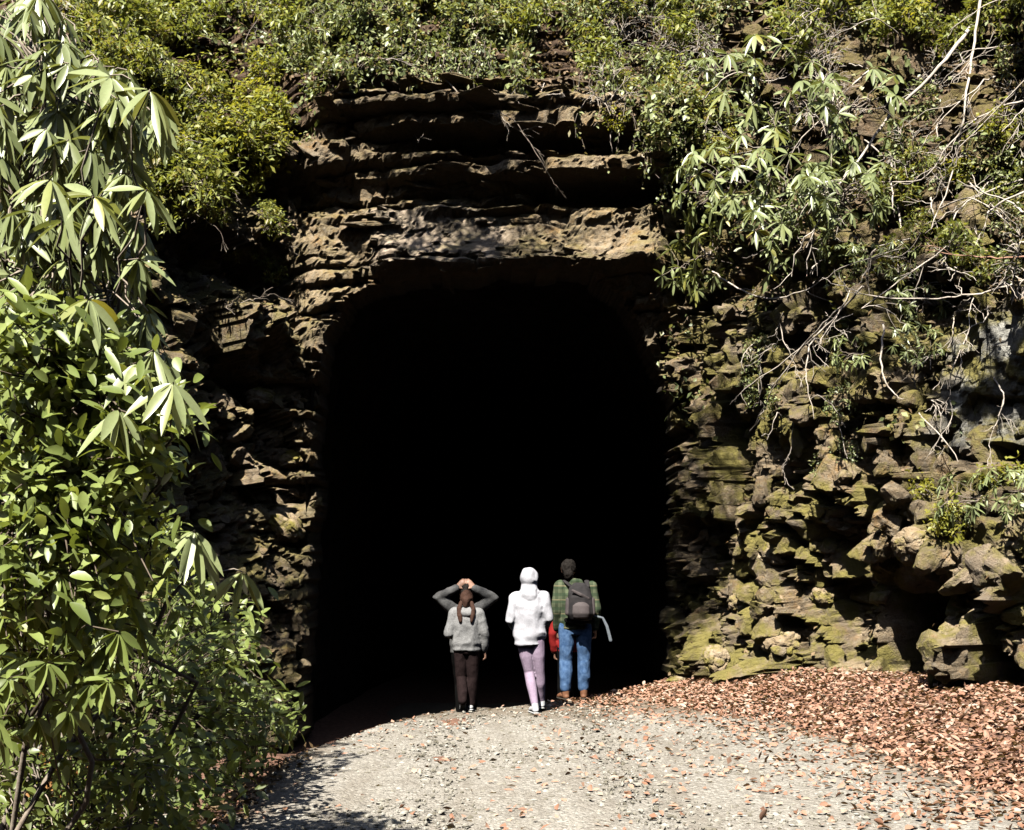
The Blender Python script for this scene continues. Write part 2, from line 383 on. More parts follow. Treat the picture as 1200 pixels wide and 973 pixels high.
rough = pocket + strata * (1 - .8 * sstep(6.35, 6.5, Zg) * sstep(7.25, 7.1, Zg)) * (.9 * wc + .35 * wl_ + .06 * wr) + lump * (.2 * wc + 1.3 * wl_ + 1.5 * wr) + lump2 * (.2 * wc + .9 * wl_ + 1.25 * wr) + lump3 * (.3 * wc + wl_ + 1.8 * wr) + fine * (.45 * wc + .8 * wl_ + wr)
jw = sstep(2.2, 2.6, BXg) * sstep(4.0, 3.3, BXg)
rough = rough * (1 - .45 * jw) + jw * (.45 * fbm(P3 * np.array([1.7, 1.7, 1.3]) + 5.1, 4, 83) + .16 * t3 + .10 * o3 + .16 * t2)
# named ledges of the face above the opening
x_ = BXg + .25 * fbm(P3 * .9, 3, 80); z_ = Zg + .10 * fbm(P3 * .8, 3, 81)
def band(a, b, e=.05): return sstep(a - e, a + e, z_) * sstep(b + e, b - e, z_)
led = .16 * band(6.3, 7.25) - .50 * band(7.25, 7.66) * sstep(.1, .5, x_) * sstep(4.0, 3.2, x_) + .42 * band(7.66, 8.05) - .42 * band(8.05, 8.36) * sstep(-1.5, -1.2, x_) * sstep(1.3, .9, x_) \
    + .36 * band(8.36, 8.95) + .12 * band(7.25, 7.66) * sstep(.3, 0, x_)
led += .35 * sstep(6.9, 6.3, z_) * sstep(5.7, 6.25, z_)
led *= sstep(-2.6, -1.6, BXg) * sstep(3.6, 2.6, BXg)
# left wall: recess and jutting block
led += -.6 * np.exp(-(((BXg + 3.75) / .5) ** 2 + ((Zg - 6.3) / .35) ** 2)) + .5 * np.exp(-(((BXg + 3.9) / .55) ** 2 + ((Zg - 5.4) / .45) ** 2))
led += -.35 * np.exp(-(((BXg + 3.4) / 1.2) ** 2 + ((Zg - 7.6) / .25) ** 2))
# right wall: overhang slab and small cave
sx = BX; 
def s_at(x): return np.interp(x, BX[(BX > 2)], (S - S0)[(BX > 2)])
cave = np.exp(-((np.abs((Sg - s_at(4.52) - .1 * (Zg - 1)) / .58)) ** 6 + np.abs((Zg - .80) / .76) ** 6)) * wr
slab = sstep(s_at(4.5), s_at(4.72), Sg + .3 * fbm(P3 * 1.5, 3, 88)) * sstep(2.95, 3.08, z_) * sstep(4.9, 4.4, z_) * wr
shelf = sstep(s_at(4.5), s_at(4.9), Sg) * band(2.82, 3.12, .04) * wr
rough = rough * (1 - .8 * slab) * (1 - .95 * np.exp(-((Sg - s_at(4.52)) / .85) ** 6 - ((Zg - .8) / 1.0) ** 6) * wr)
disp = rough + led - 1.9 * cave - .12 * slab + .1 * shelf
# setbacks: how the wall leans away with height
zb = np.interp(BXg, [-6, -4.2, -3.2, -2.4, -1, 0, 1, 2, 2.8], [5.5, 7.8, 8.2, 9.4, 9.1, 9.0, 8.9, 8.7, 8.2])
rbl = sstep(2.2, 4.0, BXg)
setb = (1 - rbl) * .70 * np.maximum(0, Zg - zb) + rbl * (.10 * np.maximum(0, Zg - .4) + .36 * np.maximum(0, Zg - 5.2))
setb = setb + wl_ * .10 * np.maximum(0, Zg)
disp = disp - setb + .25 * fbm(P3 * .5, 3, 90) * np.maximum(wr, wl_) + .3 * fbm(P3 * .7, 3, 91) * sstep(0, 1.2, Zg - zb)
jt = .10 * fbm(P3 * 2.6, 4, 92); jv = .10 * fbm(P3 * 2.6, 4, 93)
CP = np.stack([BXg + NX[None] * disp - NY[None] * jt, BYg + NY[None] * disp + NX[None] * jt, Zg + jv], -1)
# portal outline in x, z at the plane of the face
PORTAL = [(-3.30, -1.4), (-3.22, 0), (-3.12, 1.5), (-3.05, 3), (-3.01, 4.15), (-2.86, 5.2), (-2.5, 5.85), (-2.02, 6.1), (-.55, 6.24), (1.19, 6.22), (1.62, 5.9), (2.03, 5.25),
          (2.36, 4.5), (2.56, 3.6), (2.6, 2.6), (2.46, 1.5), (2.46, 0), (2.5, -1.4)]
def inside(poly, x, z):
    c = np.zeros(x.shape, bool); n = len(poly)
    for i in range(n):
        x1, z1 = poly[i]; x2, z2 = poly[(i + 1) % n]
        cond = ((z1 > z) != (z2 > z)) & (x < (x2 - x1) * (z - z1) / (z2 - z1 + 1e-12) + x1); c ^= cond
    return c
jx = CP[..., 0] + .16 * fbm(P3 * 1.6, 2, 95); jz = CP[..., 2] + .14 * fbm(P3 * 1.6, 2, 96)
jx = BXg + .14 * fbm(P3 * 1.5, 3, 95); jz = Zg + .12 * fbm(P3 * 1.5, 3, 96)
ins = inside(PORTAL, jx, jz) & (CP[..., 1] > 16.0)
nR, nC = Zg.shape
idx = np.arange(nR * nC).reshape(nR, nC)
q = np.stack([idx[:-1, :-1], idx[:-1, 1:], idx[1:, 1:], idx[1:, :-1]], -1)
keep = ~(ins[:-1, :-1] & ins[:-1, 1:] & ins[1:, 1:] & ins[1:, :-1])
# vertices just inside the opening turn back into the hill, so the rock has thickness at its edge
Vc = CP.copy(); Vc[..., 1] = np.where(ins, Vc[..., 1] + .9, Vc[..., 1])
dzu = np.gradient(CP, axis=0); dsu = np.gradient(CP, axis=1)
CN = unit(np.cross(dsu, dzu)); 
flip = (CN[..., 0] * NX[None] + CN[..., 1] * NY[None]) < 0
CN = np.where(flip[..., None], -CN, CN)
soil = sstep(-.1, .7, Zg - zb + .5 * fbm(P3 * 1.3, 4, 101)) * (BXg < 2.8) + (BXg >= 2.8) * sstep(5.2, 6.6, Zg + .9 * fbm(P3 * .9, 4, 102))
soil = np.clip(soil * (1 - .55 * wr) + .3 * wr * sstep(.1, .35, fbm(P3 * 1.2, 4, 103)) * sstep(3, 4.5, Zg), 0, 1)
pale = np.clip(sstep(-.15, .25, fbm(P3 * 1.2, 4, 104) + .25) * band(6.3, 7.3, .06) * sstep(-2.6, -1.9, BXg) * sstep(.2, -.5, x_) * .95 + .35 * sstep(.1, .4, fbm(P3 * .8, 3, 105)), 0, 1)
moss = np.clip(wr * (1.0) + .3 * wl_ + .35 * sstep(.3, .8, CN[..., 2]) + .15, 0, 1)
mouth_shade = np.where(ins, 1., 0.)  # painted shade: everything inside the opening goes near black
masks = {k: v.ravel() for k, v in dict(soil=soil, pale=pale, moss=moss, grey=np.clip(slab, 0, 1), mouth_shade=mouth_shade, stain_shade=np.clip(.35 + .45 * np.maximum(.6 * wl_, sstep(6.2, 5.6, Zg) * wc) + .2 * wr, 0, 1)).items()}  # last mask: stains, raised on left wall and jambs as painted shade
import bmesh
def ico(sub=4):
    bm = bmesh.new(); bmesh.ops.create_icosphere(bm, subdivisions=sub, radius=1)
    V = np.array([v.co[:] for v in bm.verts]); F = np.array([[v.index for v in f.verts] for f in bm.faces]); bm.free(); return V, F
IC3 = ico(3); IC4 = ico(4)
def broken_rock(V, r=rng, npl=11):
    nrm = unit(r.normal(size=(npl, 3))); h = r.uniform(.45, .9, npl)
    dd = V @ nrm.T; rad = np.where(dd > .05, h / np.maximum(dd, .05), 9).min(1); return V * np.minimum(rad, 1.15)[:, None]
pool = [broken_rock(IC3[0]) * (1 + .16 * fbm(IC3[0] * 2.2 + k_ * 3.3, 3, 170))[:, None] for k_ in range(24)]
pool4 = [broken_rock(IC4[0], npl=15) * (1 + .22 * fbm(IC4[0] * 1.8 + k_ * 3.3, 5, 171))[:, None] for k_ in range(16)]
def chunks():
    """broken blocks bedded in the rock face, part of the cliff itself"""
    W = (1 - soil) * (~ins) * (CP[..., 1] > 9) * (cave < .02) * (1 - .9 * np.clip(slab, 0, 1)) * (Zg > -.3) * (Zg < 10)
    W = W * (.35 * wc + 1.0 * wl_ * (CP[..., 1] > 13.5) + 1.15 * wr)
    pr = W.ravel() / W.sum(); ii = rng.choice(len(pr), 2300, p=pr)
    # extra blocks round the rim of the opening
    rim = np.flatnonzero((inside([(x * 1.12 + .03, z * 1.05 if z > 0 else z) for x, z in PORTAL], jx, jz) & ~ins & (CP[..., 1] > 16.5) & (Zg > -.5)).ravel())
    ii = np.concatenate([ii, rng.choice(rim, 260)])
    jam = np.flatnonzero(((BXg > 2.45) & (BXg < 3.5) & (Zg > -.2) & (Zg < 5.5) & ~ins).ravel())
    ii = np.concatenate([ii[:2300], rng.choice(jam, 130), ii[2300:]])
    Vs, Fs, at_ = [], [], {k: [] for k in masks}; n = nR * nC
    for j, c in enumerate(ii):
        p = CP.reshape(-1, 3)[c]; nn = CN.reshape(-1, 3)[c]; rightw = p[0] > 2.7
        sc = min(.24, .04 + .07 * rng.exponential()) + .035; sz = sc * np.array([rng.uniform(.8, 1.6) * (1 if rightw or p[0] < -2.9 else 1.9), rng.uniform(.8, 1.3), rng.uniform(.6, 1.5) if rightw else rng.uniform(.22, .4) if p[0] > -2.9 else rng.uniform(.4, 1.)])
        if j >= 2430: sz = sz * .8
        if -3.7 < p[0] < 3.3 and p[1] > 16.2 and p[2] < 6.7: sz = sz * min(1, (.17 if p[0] > 2.75 else .13) / sz.max())
        V0, F0 = (pool4[rng.integers(16)], IC4[1]) if sc > .17 else (pool[rng.integers(24)], IC3[1])
        th = rng.uniform(0, 6.28); tl = rng.normal(size=2) * (.7 if rightw else .14 if p[0] > -2.9 else .4)
        Rz = np.array([[math.cos(th), -math.sin(th), 0], [math.sin(th), math.cos(th), 0], [0, 0, 1]]); Rx = np.array([[1, 0, 0], [0, math.cos(tl[0]), -math.sin(tl[0])], [0, math.sin(tl[0]), math.cos(tl[0])]]); Ry = np.array([[math.cos(tl[1]), 0, math.sin(tl[1])], [0, 1, 0], [-math.sin(tl[1]), 0, math.cos(tl[1])]])
        V = (V0 * sz) @ (Rx @ Ry @ Rz).T + p - nn * sz.min() * rng.uniform(.25, .85)
        Vs.append(V); Fs.append(F0 + n); n += len(V)
        for k in masks: at_[k].append(np.full(len(V), masks[k][c] * (0 if k == 'mouth_shade' else 1)))
    return np.concatenate(Vs), np.concatenate(Fs), {k: np.concatenate(v) for k, v in at_.items()}
cv, cf, ca = chunks()
allF = q[keep]
tri = np.concatenate([allF[:, [0, 1, 2]], allF[:, [0, 2, 3]], cf])
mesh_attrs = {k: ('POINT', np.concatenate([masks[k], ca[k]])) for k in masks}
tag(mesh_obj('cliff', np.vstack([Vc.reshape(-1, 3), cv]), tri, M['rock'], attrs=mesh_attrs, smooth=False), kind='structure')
# hillside behind and above
top = CP[-1]; outs = [0, 1.5, 4, 9, 16, 26, 45, 90]; rise = [0, .9, 2.4, 5, 8, 10, 6, -14]
hv = []
for d, h in zip(outs, rise):
    p = top.copy(); p[:, 0] -= NX * d; p[:, 1] -= NY * d; p[:, 2] = np.where(h > -10, p[:, 2] + h, -2.0)
    p[:, 2] += (0 if d == 0 else .5) * fbm(p * .3, 3, 110); hv.append(p)
hv = np.array(hv)[:, ::6]; a, c = hv.shape[:2]; hi = np.arange(a * c).reshape(a, c)
tag(mesh_obj('hillside', hv.reshape(-1, 3), np.stack([hi[:-1, :-1], hi[:-1, 1:], hi[1:, 1:], hi[1:, :-1]], -1).reshape(-1, 4), M['soil']), kind='structure')
# tunnel bore
def make_tunnel():
    pc = catmull([(x, z) for x, z in PORTAL], 10); n = len(pc)
    ctr = np.array([-.3, 2.2]); rings = []
    deps = [.25, .6, 1.0] + list(np.arange(1.5, 48, .5))
    for d in deps:
        y = 18.3 + d
        e = .14 if d < .5 else .02
        dirv = unit(pc - ctr)
        pp = np.stack([pc[:, 0], np.full(n, y), pc[:, 1]], -1)
        nz = .22 * fbm(pp * .9, 4, 120) + .10 * fbm(pp * 3, 3, 121)
        shr = .35 * sstep(.2, 1.6, d) * (pc[:, 1] < 6.6) - .15 * sstep(6, 12, d)
        ring = pc + dirv * (e + shr + nz * min(1, d))[:, None] + np.array([.12, 0]) * (pc[:, :1] > 2)
        # the bore wanders off to the right so that no far daylight shows
        rings.append(np.stack([ring[:, 0] + .004 * d * d, np.full(n, y), ring[:, 1]], -1))
    Rg = np.array(rings); a = len(rings); i = np.arange(a * n).reshape(a, n)
    F = np.stack([i[:-1, :-1], i[:-1, 1:], i[1:, 1:], i[1:, :-1]], -1).reshape(-1, 4)
    V = Rg.reshape(-1, 3)
    # end wall: fan to a row of floor points
    capc = len(V); V = np.vstack([V, [[ctr[0] + .004 * deps[-1] ** 2, 18.3 + deps[-1] + .3, 2.2]]])
    Fl = F.tolist() + [[int(i[-1, j]), int(i[-1, j + 1]), capc] for j in range(n - 1)] + [[int(i[-1, n - 1]), int(i[-1, 0]), capc]]
    tag(mesh_obj('tunnel', V, Fl, mat_simple('shade_black_tunnel_rock', (.012, .010, .008), (.035, .029, .022), 3, .9, .04), smooth=False), kind='structure')  # tunnel darkness put into the colour as near-black rock
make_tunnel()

# depth buffer of the cliff so that plants can be set on it
def proj(P):
    P = np.asarray(P, float); return 600 + FPX * P[..., 0] / P[..., 1], HORIZ - FPX * (P[..., 2] - CAMZ) / P[..., 1]
BIN = 8; BWn, BHn = 1400 // BIN, 1200 // BIN
px, py = proj(np.where(CP[..., 1:2] > 3, CP, np.array([1e5, 3, 0])))
ok = (CP[..., 1] > 3) & (px > -100) & (px < 1300) & (py > -150) & (py < 1050) & ~ins
fi = np.flatnonzero(ok.ravel())
bx = ((px.ravel()[fi] + 100) // BIN).astype(int); by = ((py.ravel()[fi] + 150) // BIN).astype(int)
dep = CP[..., 1].ravel()[fi]
order = np.argsort(-dep)
buf = np.full((BHn + 1, BWn + 1), -1); buf[by[order], bx[order]] = fi[order]
def pick(x, y):
    """surface point and normal of the cliff behind a point of the picture"""
    i, j = int((x + 100) // BIN), int((y + 150) // BIN)
    for rad in range(0, 12):
        for a in range(-rad, rad + 1):
            for b in range(-rad, rad + 1):
                if max(abs(a), abs(b)) == rad and 0 <= j + a <= BHn and 0 <= i + b <= BWn and buf[j + a, i + b] >= 0:
                    q_ = buf[j + a, i + b]; return CP.reshape(-1, 3)[q_].copy(), CN.reshape(-1, 3)[q_].copy()
    return np.array([x - 600, FPX, 0]) * .012, np.array([0, -1, 0.])
def at(x, y, Y): return np.array([(x - 600) / FPX * Y, Y, CAMZ + (HORIZ - y) / FPX * Y])

# ------------------------------------------------------------------ plant helpers
def leaves(acc, B, D, L, W, droop, tint, up=None, fold=.25, fine_=True):
    B = np.asarray(B, float); n = len(B); D = unit(D)
    L = np.broadcast_to(L, (n,)); W = np.broadcast_to(W, (n,)); droop = np.broadcast_to(droop, (n,)); tint = np.broadcast_to(tint, (n,))
    if up is None:
        up = np.array([-.12, -.45, .9]) + .42 * rng.normal(size=(n, 3))
    sd = unit(np.cross(D, up)); nm = unit(np.cross(sd, D))
    if fine_:
        t = np.array([0, .1, .32, .6, .85, 1.]); w = np.array([.05, .5, .95, 1., .55, .02]) * .5
    else:
        t = np.array([0, .5, 1.]); w = np.array([.1, 1., .04]) * .5
    k = len(t)
    c = B[:, None] + D[:, None] * (L[:, None] * t)[..., None]
    c[..., 2] -= (droop * L)[:, None] * t ** 2
    e = sd[:, None] * (W[:, None] * w)[..., None]; f = nm[:, None] * (W[:, None] * w * fold)[..., None]
    if fine_:
        V = np.stack([c - e + f, c, c + e + f], 2).reshape(n, -1, 3)
        base = []
        for s in range(k - 1):
            a = s * 3; base += [[a, a + 1, a + 4, a + 3], [a + 1, a + 2, a + 5, a + 4]]
        F = np.array(base)[None] + (np.arange(n) * k * 3)[:, None, None]
        acc.add(V.reshape(-1, 3), F.reshape(-1, 4), np.repeat(tint, len(base)))
    else:
        V = np.stack([c[:, 0], c[:, 1] - e[:, 1] + f[:, 1], c[:, 2], c[:, 1] + e[:, 1] + f[:, 1]], 1)
        base = np.array([[0, 1, 2], [0, 2, 3]])
        F = base[None] + (np.arange(n) * 4)[:, None, None]
        acc.add(V.reshape(-1, 3), F.reshape(-1, 3), np.repeat(tint, 2))
def tube(acc, pts, r0, r1, sides=5, tint=.5):
    pts = np.asarray(pts, float); n = len(pts); tg = unit(np.gradient(pts, axis=0))
    ref = np.array([.31, .17, .93]); a = unit(np.cross(tg, ref)); b = np.cross(tg, a)
    r = np.linspace(r0, r1, n)[:, None, None]; th = np.arange(sides) / sides * 2 * math.pi
    V = pts[:, None] + r * (a[:, None] * np.cos(th)[None, :, None] + b[:, None] * np.sin(th)[None, :, None])
    i = np.arange(n * sides).reshape(n, sides); j = np.roll(i, -1, 1)
    F = np.stack([i[:-1], j[:-1], j[1:], i[1:]], -1).reshape(-1, 4)
    acc.add(V.reshape(-1, 3), F, tint)
def curve(p0, p1, sag=0., wob=.05, n=9, seed=None):
    p0 = np.asarray(p0, float); p1 = np.asarray(p1, float); t = np.linspace(0, 1, n)[:, None]
    L = np.linalg.norm(p1 - p0); p = p0 + (p1 - p0) * t
    w = np.cumsum(rng.normal(size=(n, 3)), 0); w = w - w[-1] * t - w[0] * (1 - t)
    p = p + w * wob * L / math.sqrt(n); p[:, 2] += sag * L * 4 * (t * (1 - t))[:, 0]
    return p
def whorl(acc, tip, axis, n, L, W, theta=(60, 100), drop=.6, droop=(.1, .35), tint=(.2, .9), fine_=True):
    axis = unit(axis); a = unit(np.cross(axis, [.3, .5, .8])); b = np.cross(axis, a)
    ph = np.arange(n) / n * 2 * math.pi + rng.uniform(0, 6) + rng.normal(size=n) * .2
    th = np.radians(rng.uniform(*theta, n))
    d = axis * np.cos(th)[:, None] + (a * np.cos(ph)[:, None] + b * np.sin(ph)[:, None]) * np.sin(th)[:, None]
    d = unit(d); d[:, 2] -= drop * rng.uniform(.7, 1.2, n)
    leaves(acc, tip + unit(d) * .01, d, L * rng.uniform(.65, 1.1, n), W * rng.uniform(.8, 1.15, n), rng.uniform(*droop, n), np.clip(rng.uniform(*tint, n), 0, 1), fine_=fine_)
def bush(name, label, cat, base, tips, axes, lf, leafmat, group=None, barkmat='bark', nstem=6, core=None, stem_r=.016):
    """one shrub: stems from its foot, a twig to every tip, leaves round every tip; world coordinates, origin at the foot"""
    base = np.asarray(base, float); tips = np.asarray(tips, float) - base
    fa, sa = Acc(), Acc()
    ctr = tips.mean(0) if core is None else np.asarray(core) - base
    sp = []
    pickk = rng.choice(len(tips), min(nstem, len(tips)), replace=False)
    for i in pickk:
        e = ctr + (tips[i] - ctr) * .55
        c = curve(np.array([rng.normal() * .05, rng.normal() * .05, -.05]), e, .06, .12, 12); tube(sa, c, stem_r, stem_r * .4, 6); sp.append(c[3:])
    sp = np.concatenate(sp)
    for tp, ax in zip(tips, axes):
        d = np.linalg.norm(sp - tp, axis=1) + .25 * np.maximum(0, sp[:, 2] - tp[2]); s0 = sp[np.argmin(d)]
        c = curve(s0, tp, .08, .10, 7); tube(sa, c, stem_r * .38, .0025, 4)
        lf(fa, tp, ax, c)
    root = empty(name, base); tag(root, label, cat, group)
    sa.build('stem', M[barkmat], root); fa.build('foliage', M[leafmat], root)
    return root
def fill(n, lo, hi):
    return rng.uniform(lo, hi, (n, 3))
def pxfill(n, poly, y0, y1):
    """n points whose picture lies in a polygon, spread over real depths y0..y1"""
    poly = np.asarray(poly, float); out = []
    lo, hi = poly.min(0), poly.max(0)
    while len(out) < n:
        x, y = rng.uniform(lo, hi)
        if inside([tuple(p) for p in poly], np.array([x]), np.array([y]))[0]: out.append(at(x, y, rng.uniform(y0, y1)))
    return np.array(out)
def lf_rhodo(L=.17, W=.05, n=(6, 9), drop=(.5, 1.0), tint=(.35, .92), fine_=True, theta=(65, 105)):
    def f(fa, tp, ax, c):
        whorl(fa, tp, ax, rng.integers(*n), L * rng.uniform(.85, 1.15), W, theta, rng.uniform(*drop), (.05, .35), tint, fine_)
    return f
def lf_sprig(L=.08, W=.035, n=14, tint=(.1, .9), fine_=False, spread=.16):
    def f(fa, tp, ax, c):
        m = n; B = c[rng.integers(len(c) // 2, len(c), m)] + rng.normal(size=(m, 3)) * spread * .35
        D = unit(ax) * .4 + rng.normal(size=(m, 3)) * .7; D[:, 2] -= .15
        leaves(fa, B, D, L * rng.uniform(.6, 1.15, m), W * rng.uniform(.7, 1.15, m), rng.uniform(0, .4, m), rng.uniform(*tint, m), fine_=fine_)
    return f
OUT = np.array([.55, -.6, .5])
def axes_for(tips, ctr, bias=OUT, k=.8):
    return unit(unit(tips - ctr) + np.asarray(bias) * k + rng.normal(size=tips.shape) * .25)

# ------------------------------------------------------------------ left bank: rhododendrons and laurels beside the path
def left_bank():
    T = pxfill(290, [(-30, -40), (60, -10), (110, 60), (185, 95), (195, 130), (150, 215), (175, 260), (160, 330), (185, 380), (205, 440), (120, 420), (60, 380), (-30, 380)], 4.5, 5.4)
    bush('rhododendron', 'tall rhododendron with long drooping pale leaves at the upper left, nearest the camera', 'shrub', (-2.6, 6.2, gz(-2.6, 6.2)), T, axes_for(T, T.mean(0) - [.4, -.3, .2]), lf_rhodo(.138, .030, (7, 10), (.9, 1.9), (.35, .95)), 'rhodo', stem_r=.014)
    T = np.array([at(203, 448, 4.0), at(160, 425, 4.1), at(180, 410, 4.3), at(140, 480, 4.0), at(228, 622, 4.2), at(105, 350, 4.1), at(284, 670, 4.9), at(172, 222, 4.3), at(110, 230, 4.2), at(176, 105, 4.3), at(130, 90, 4.3), at(60, 210, 4.1)])
    bush('rhododendron', 'rhododendron with drooping leaf whorls and a few yellow leaves, hanging over dark rock', 'shrub', (-2.35, 5.4, gz(-2.35, 5.4)), T, unit(T * 0 + np.array([.5, -.3, .55])), lf_rhodo(.18, .035, (9, 12), (.7, 1.5), (.6, 1.0)), 'rhodo', nstem=4, core=at(100, 560, 5.2))
    T = pxfill(330, [(-20, 370), (60, 350), (150, 430), (215, 470), (185, 560), (150, 600), (180, 680), (140, 720), (-20, 760)], 4.0, 4.9)
    bush('laurel_bush', 'bright green laurel bush with oval leaves at the left edge, below the drooping rhododendron', 'shrub', (-2.7, 7.2, gz(-2.7, 7.2)), T, axes_for(T, T.mean(0) - [.4, -.4, .3]), lf_sprig(.092, .036, 13, (.25, .97), True, .2), 'laurel', nstem=9, barkmat='darkbark')
    T = pxfill(80, [(-20, 690), (30, 690), (90, 660), (165, 680), (170, 730), (110, 830), (60, 850), (-20, 880)], 4.0, 4.9)
    bush('rhododendron', 'low rhododendron with bright arching leaves at the lower left edge', 'shrub', (-2.7, 7.0, gz(-2.7, 7.0)), T, axes_for(T, T.mean(0) - [.4, -.3, .3]), lf_rhodo(.105, .032, (7, 10), (.5, 1.2), (.35, .93)), 'laurel', nstem=6, barkmat='darkbark', stem_r=.008)
    T = pxfill(380, [(-60, 760), (140, 720), (240, 690), (290, 700), (300, 770), (345, 800), (330, 850), (300, 880), (285, 930), (230, 1010), (-60, 1010)], 6.2, 8.2)
    bush('laurel_bush', 'dark green laurel bush beside the gravel path, at the lower left', 'shrub', (-2.6, 7.4, gz(-2.6, 7.4)), T, axes_for(T, T.mean(0) - [.5, -.4, .3]), lf_sprig(.10, .038, 10, (.0, .8), True, .25), 'laurel', nstem=10, barkmat='darkbark', stem_r=.01)
    T = pxfill(150, [(140, 560), (190, 600), (260, 690), (310, 700), (300, 800), (345, 810), (300, 850), (200, 800), (130, 720)], 7.4, 9.5)
    bush('laurel_bush', 'open laurel bush with bent twigs reaching right towards the black tunnel mouth', 'shrub', (-2.9, 8.8, gz(-2.9, 8.8)), T, axes_for(T, T.mean(0) - [.5, -.4, .3]), lf_sprig(.10, .038, 11, (.1, .85), True, .16), 'laurel', nstem=8, barkmat='darkbark', stem_r=.01)
    T = pxfill(170, [(-20, 60), (150, 120), (170, 300), (160, 420), (150, 600), (-20, 600)], 6.8, 9)
    bush('rhododendron', 'shaded rhododendron thicket standing behind the tall pale-leaved one', 'shrub', (-3.4, 8.0, gz(-3.4, 8.0)), T, axes_for(T, T.mean(0) - [.3, -.4, .2]), lf_rhodo(.15, .045, (5, 8), (.4, 1.0), (.1, .7)), 'rhodo', nstem=9, stem_r=.016)
    T = pxfill(110, [(255, 840), (310, 800), (345, 815), (352, 850), (318, 890), (285, 930), (250, 930)], 9.0, 11.2)
    bush('verge_shrub', 'small dark shrub on the shaded left verge, in front of the tunnel corner', 'shrub', (-2.6, 10.2, gz(-2.6, 10.2)), T, axes_for(T, T.mean(0) - [.3, -.3, .3]), lf_sprig(.10, .038, 7, (.0, .6), True, .14), 'laurel', nstem=7, barkmat='darkbark', stem_r=.008)
    T = pxfill(14, [(40, 880), (80, 860), (100, 890), (95, 930), (40, 930)], 5.8, 6.2)
    bush('withered_fern', 'rust-brown withered fern among the green leaves at the lower left', 'fern', (-2.35, 6.0, gz(-2.35, 6.0)), T, axes_for(T, T.mean(0)), lf_sprig(.06, .02, 16, (.1, 1), False, .15), 'rust', nstem=4, stem_r=.006)
    T = pxfill(150, [(-20, 850), (120, 830), (235, 880), (255, 940), (225, 1010), (-20, 1010)], 5.0, 6.6)
    bush('laurel_bush', 'low dark laurel bush filling the bottom left corner', 'shrub', (-2.3, 6.0, gz(-2.3, 6.0)), T, axes_for(T, T.mean(0) - [.5, -.4, .3]), lf_sprig(.085, .034, 10, (.0, .7), True, .22), 'laurel', nstem=7, stem_r=.01)
left_bank()

# ------------------------------------------------------------------ shrubs on the cliff: a few kinds, copied one by one
def local_bush(name, ntips, size, lf, leafmat, barkmat='bark', hang=0., nstem=5):
    T = unit(rng.normal(size=(ntips, 3))) * rng.uniform(.55, 1, (ntips, 1)) * np.array(size)
    T[:, 1] -= size[1] * .75; T[:, 2] += size[2] * .35 - hang
    return bush(name, None, None, (0, 0, 0), T, axes_for(T, np.array([0, 0, -hang]), (0, -.7, .4)), lf, leafmat, None, barkmat, nstem, stem_r=.012)
def local_vine():
    fa, sa = Acc(), Acc()
    for i in range(11):
        p0 = np.array([rng.normal() * .25, -.05 - abs(rng.normal()) * .08, rng.uniform(-.05, .2)]); L = rng.uniform(.4, 1.25)
        c = curve(p0, p0 + np.array([rng.normal() * .15, -.1 * rng.random() - .05, -L]), 0, .1, 10); tube(sa, c, .006, .002, 4)
        m = int(L * 26); B = c[rng.integers(0, 10, m)] + rng.normal(size=(m, 3)) * .035
        D = rng.normal(size=(m, 3)) * .6 + np.array([0, -.4, -.5])
        leaves(fa, B, D, .075 * rng.uniform(.6, 1.2, m), .045 * rng.uniform(.7, 1.2, m), .1, rng.uniform(.1, 1, m), fine_=False)
    r = empty('hanging_vine', (0, 0, 0)); sa.build('stem', M['bark'], r); fa.build('foliage', M['grey_green'], r); return r
protos = {
    'small': [local_bush('small_leaved_shrub', 46, (.55, .4, .45), lf_sprig(.155, .064, 6, (.1, 1)), 'small') for _ in range(2)],
    'yellow': [local_bush('yellow_green_shrub', 34, (.5, .38, .4), lf_sprig(.15, .066, 6, (.1, 1)), 'yellow')],
    'rhodo': [local_bush('rhododendron', 20, (.6, .5, .5), lf_rhodo(.18, .042, (7, 10), (.3, .8), (.25, .9), True), 'rhodo', hang=.1) for _ in range(2)],
    'creeper': [local_bush('leafy_creeper', 40, (.6, .25, .6), lf_sprig(.14, .074, 7, (.1, 1)), 'grey_green', hang=.2) for _ in range(2)],
    'vine': [local_vine(), local_vine()],
    'twiggy': [local_bush('twiggy_shrub', 60, (.55, .4, .5), lf_sprig(.05, .022, 2, (0, 1)), 'brown_dry', 'palebark', nstem=9)],
}
used = set()
def plant(kind, p, n, label, cat, group, scale=1., off=0., tilt=0.):
    src = protos[kind][rng.integers(len(protos[kind]))]
    if src.name not in used: o = src; used.add(src.name)
    else: o = copy_tree(src)
    p = p + n * off
    o.location = p; o.rotation_euler = (tilt, 0, math.atan2(n[0], -n[1]) + rng.normal() * .4)
    s = scale * rng.uniform(.8, 1.2); o.scale = (s, s, s * rng.uniform(.85, 1.15))
    tag(o, label, cat, group); return o
def region(kind, n, poly, label, cat, group, scale=1., off=.02):
    poly = np.asarray(poly, float); pts = []; lo, hi = poly.min(0), poly.max(0); tries = 0
    while len(pts) < n and tries < 5000:
        tries += 1; c = rng.uniform(lo, hi)
        if not inside([tuple(q_) for q_ in poly], c[:1], c[1:])[0]: continue
        if pts and min(np.hypot(*(c - q_)) for q_ in pts) < 16: continue
        pts.append(c); p, nn = pick(*c); nn = unit(nn * np.array([1, 1, .3]))
        plant(kind, p, nn, label, cat, group, scale, off)
UL = [(60, -60), (380, -60), (370, 60), (340, 150), (320, 200), (240, 240), (150, 250), (100, 150)]
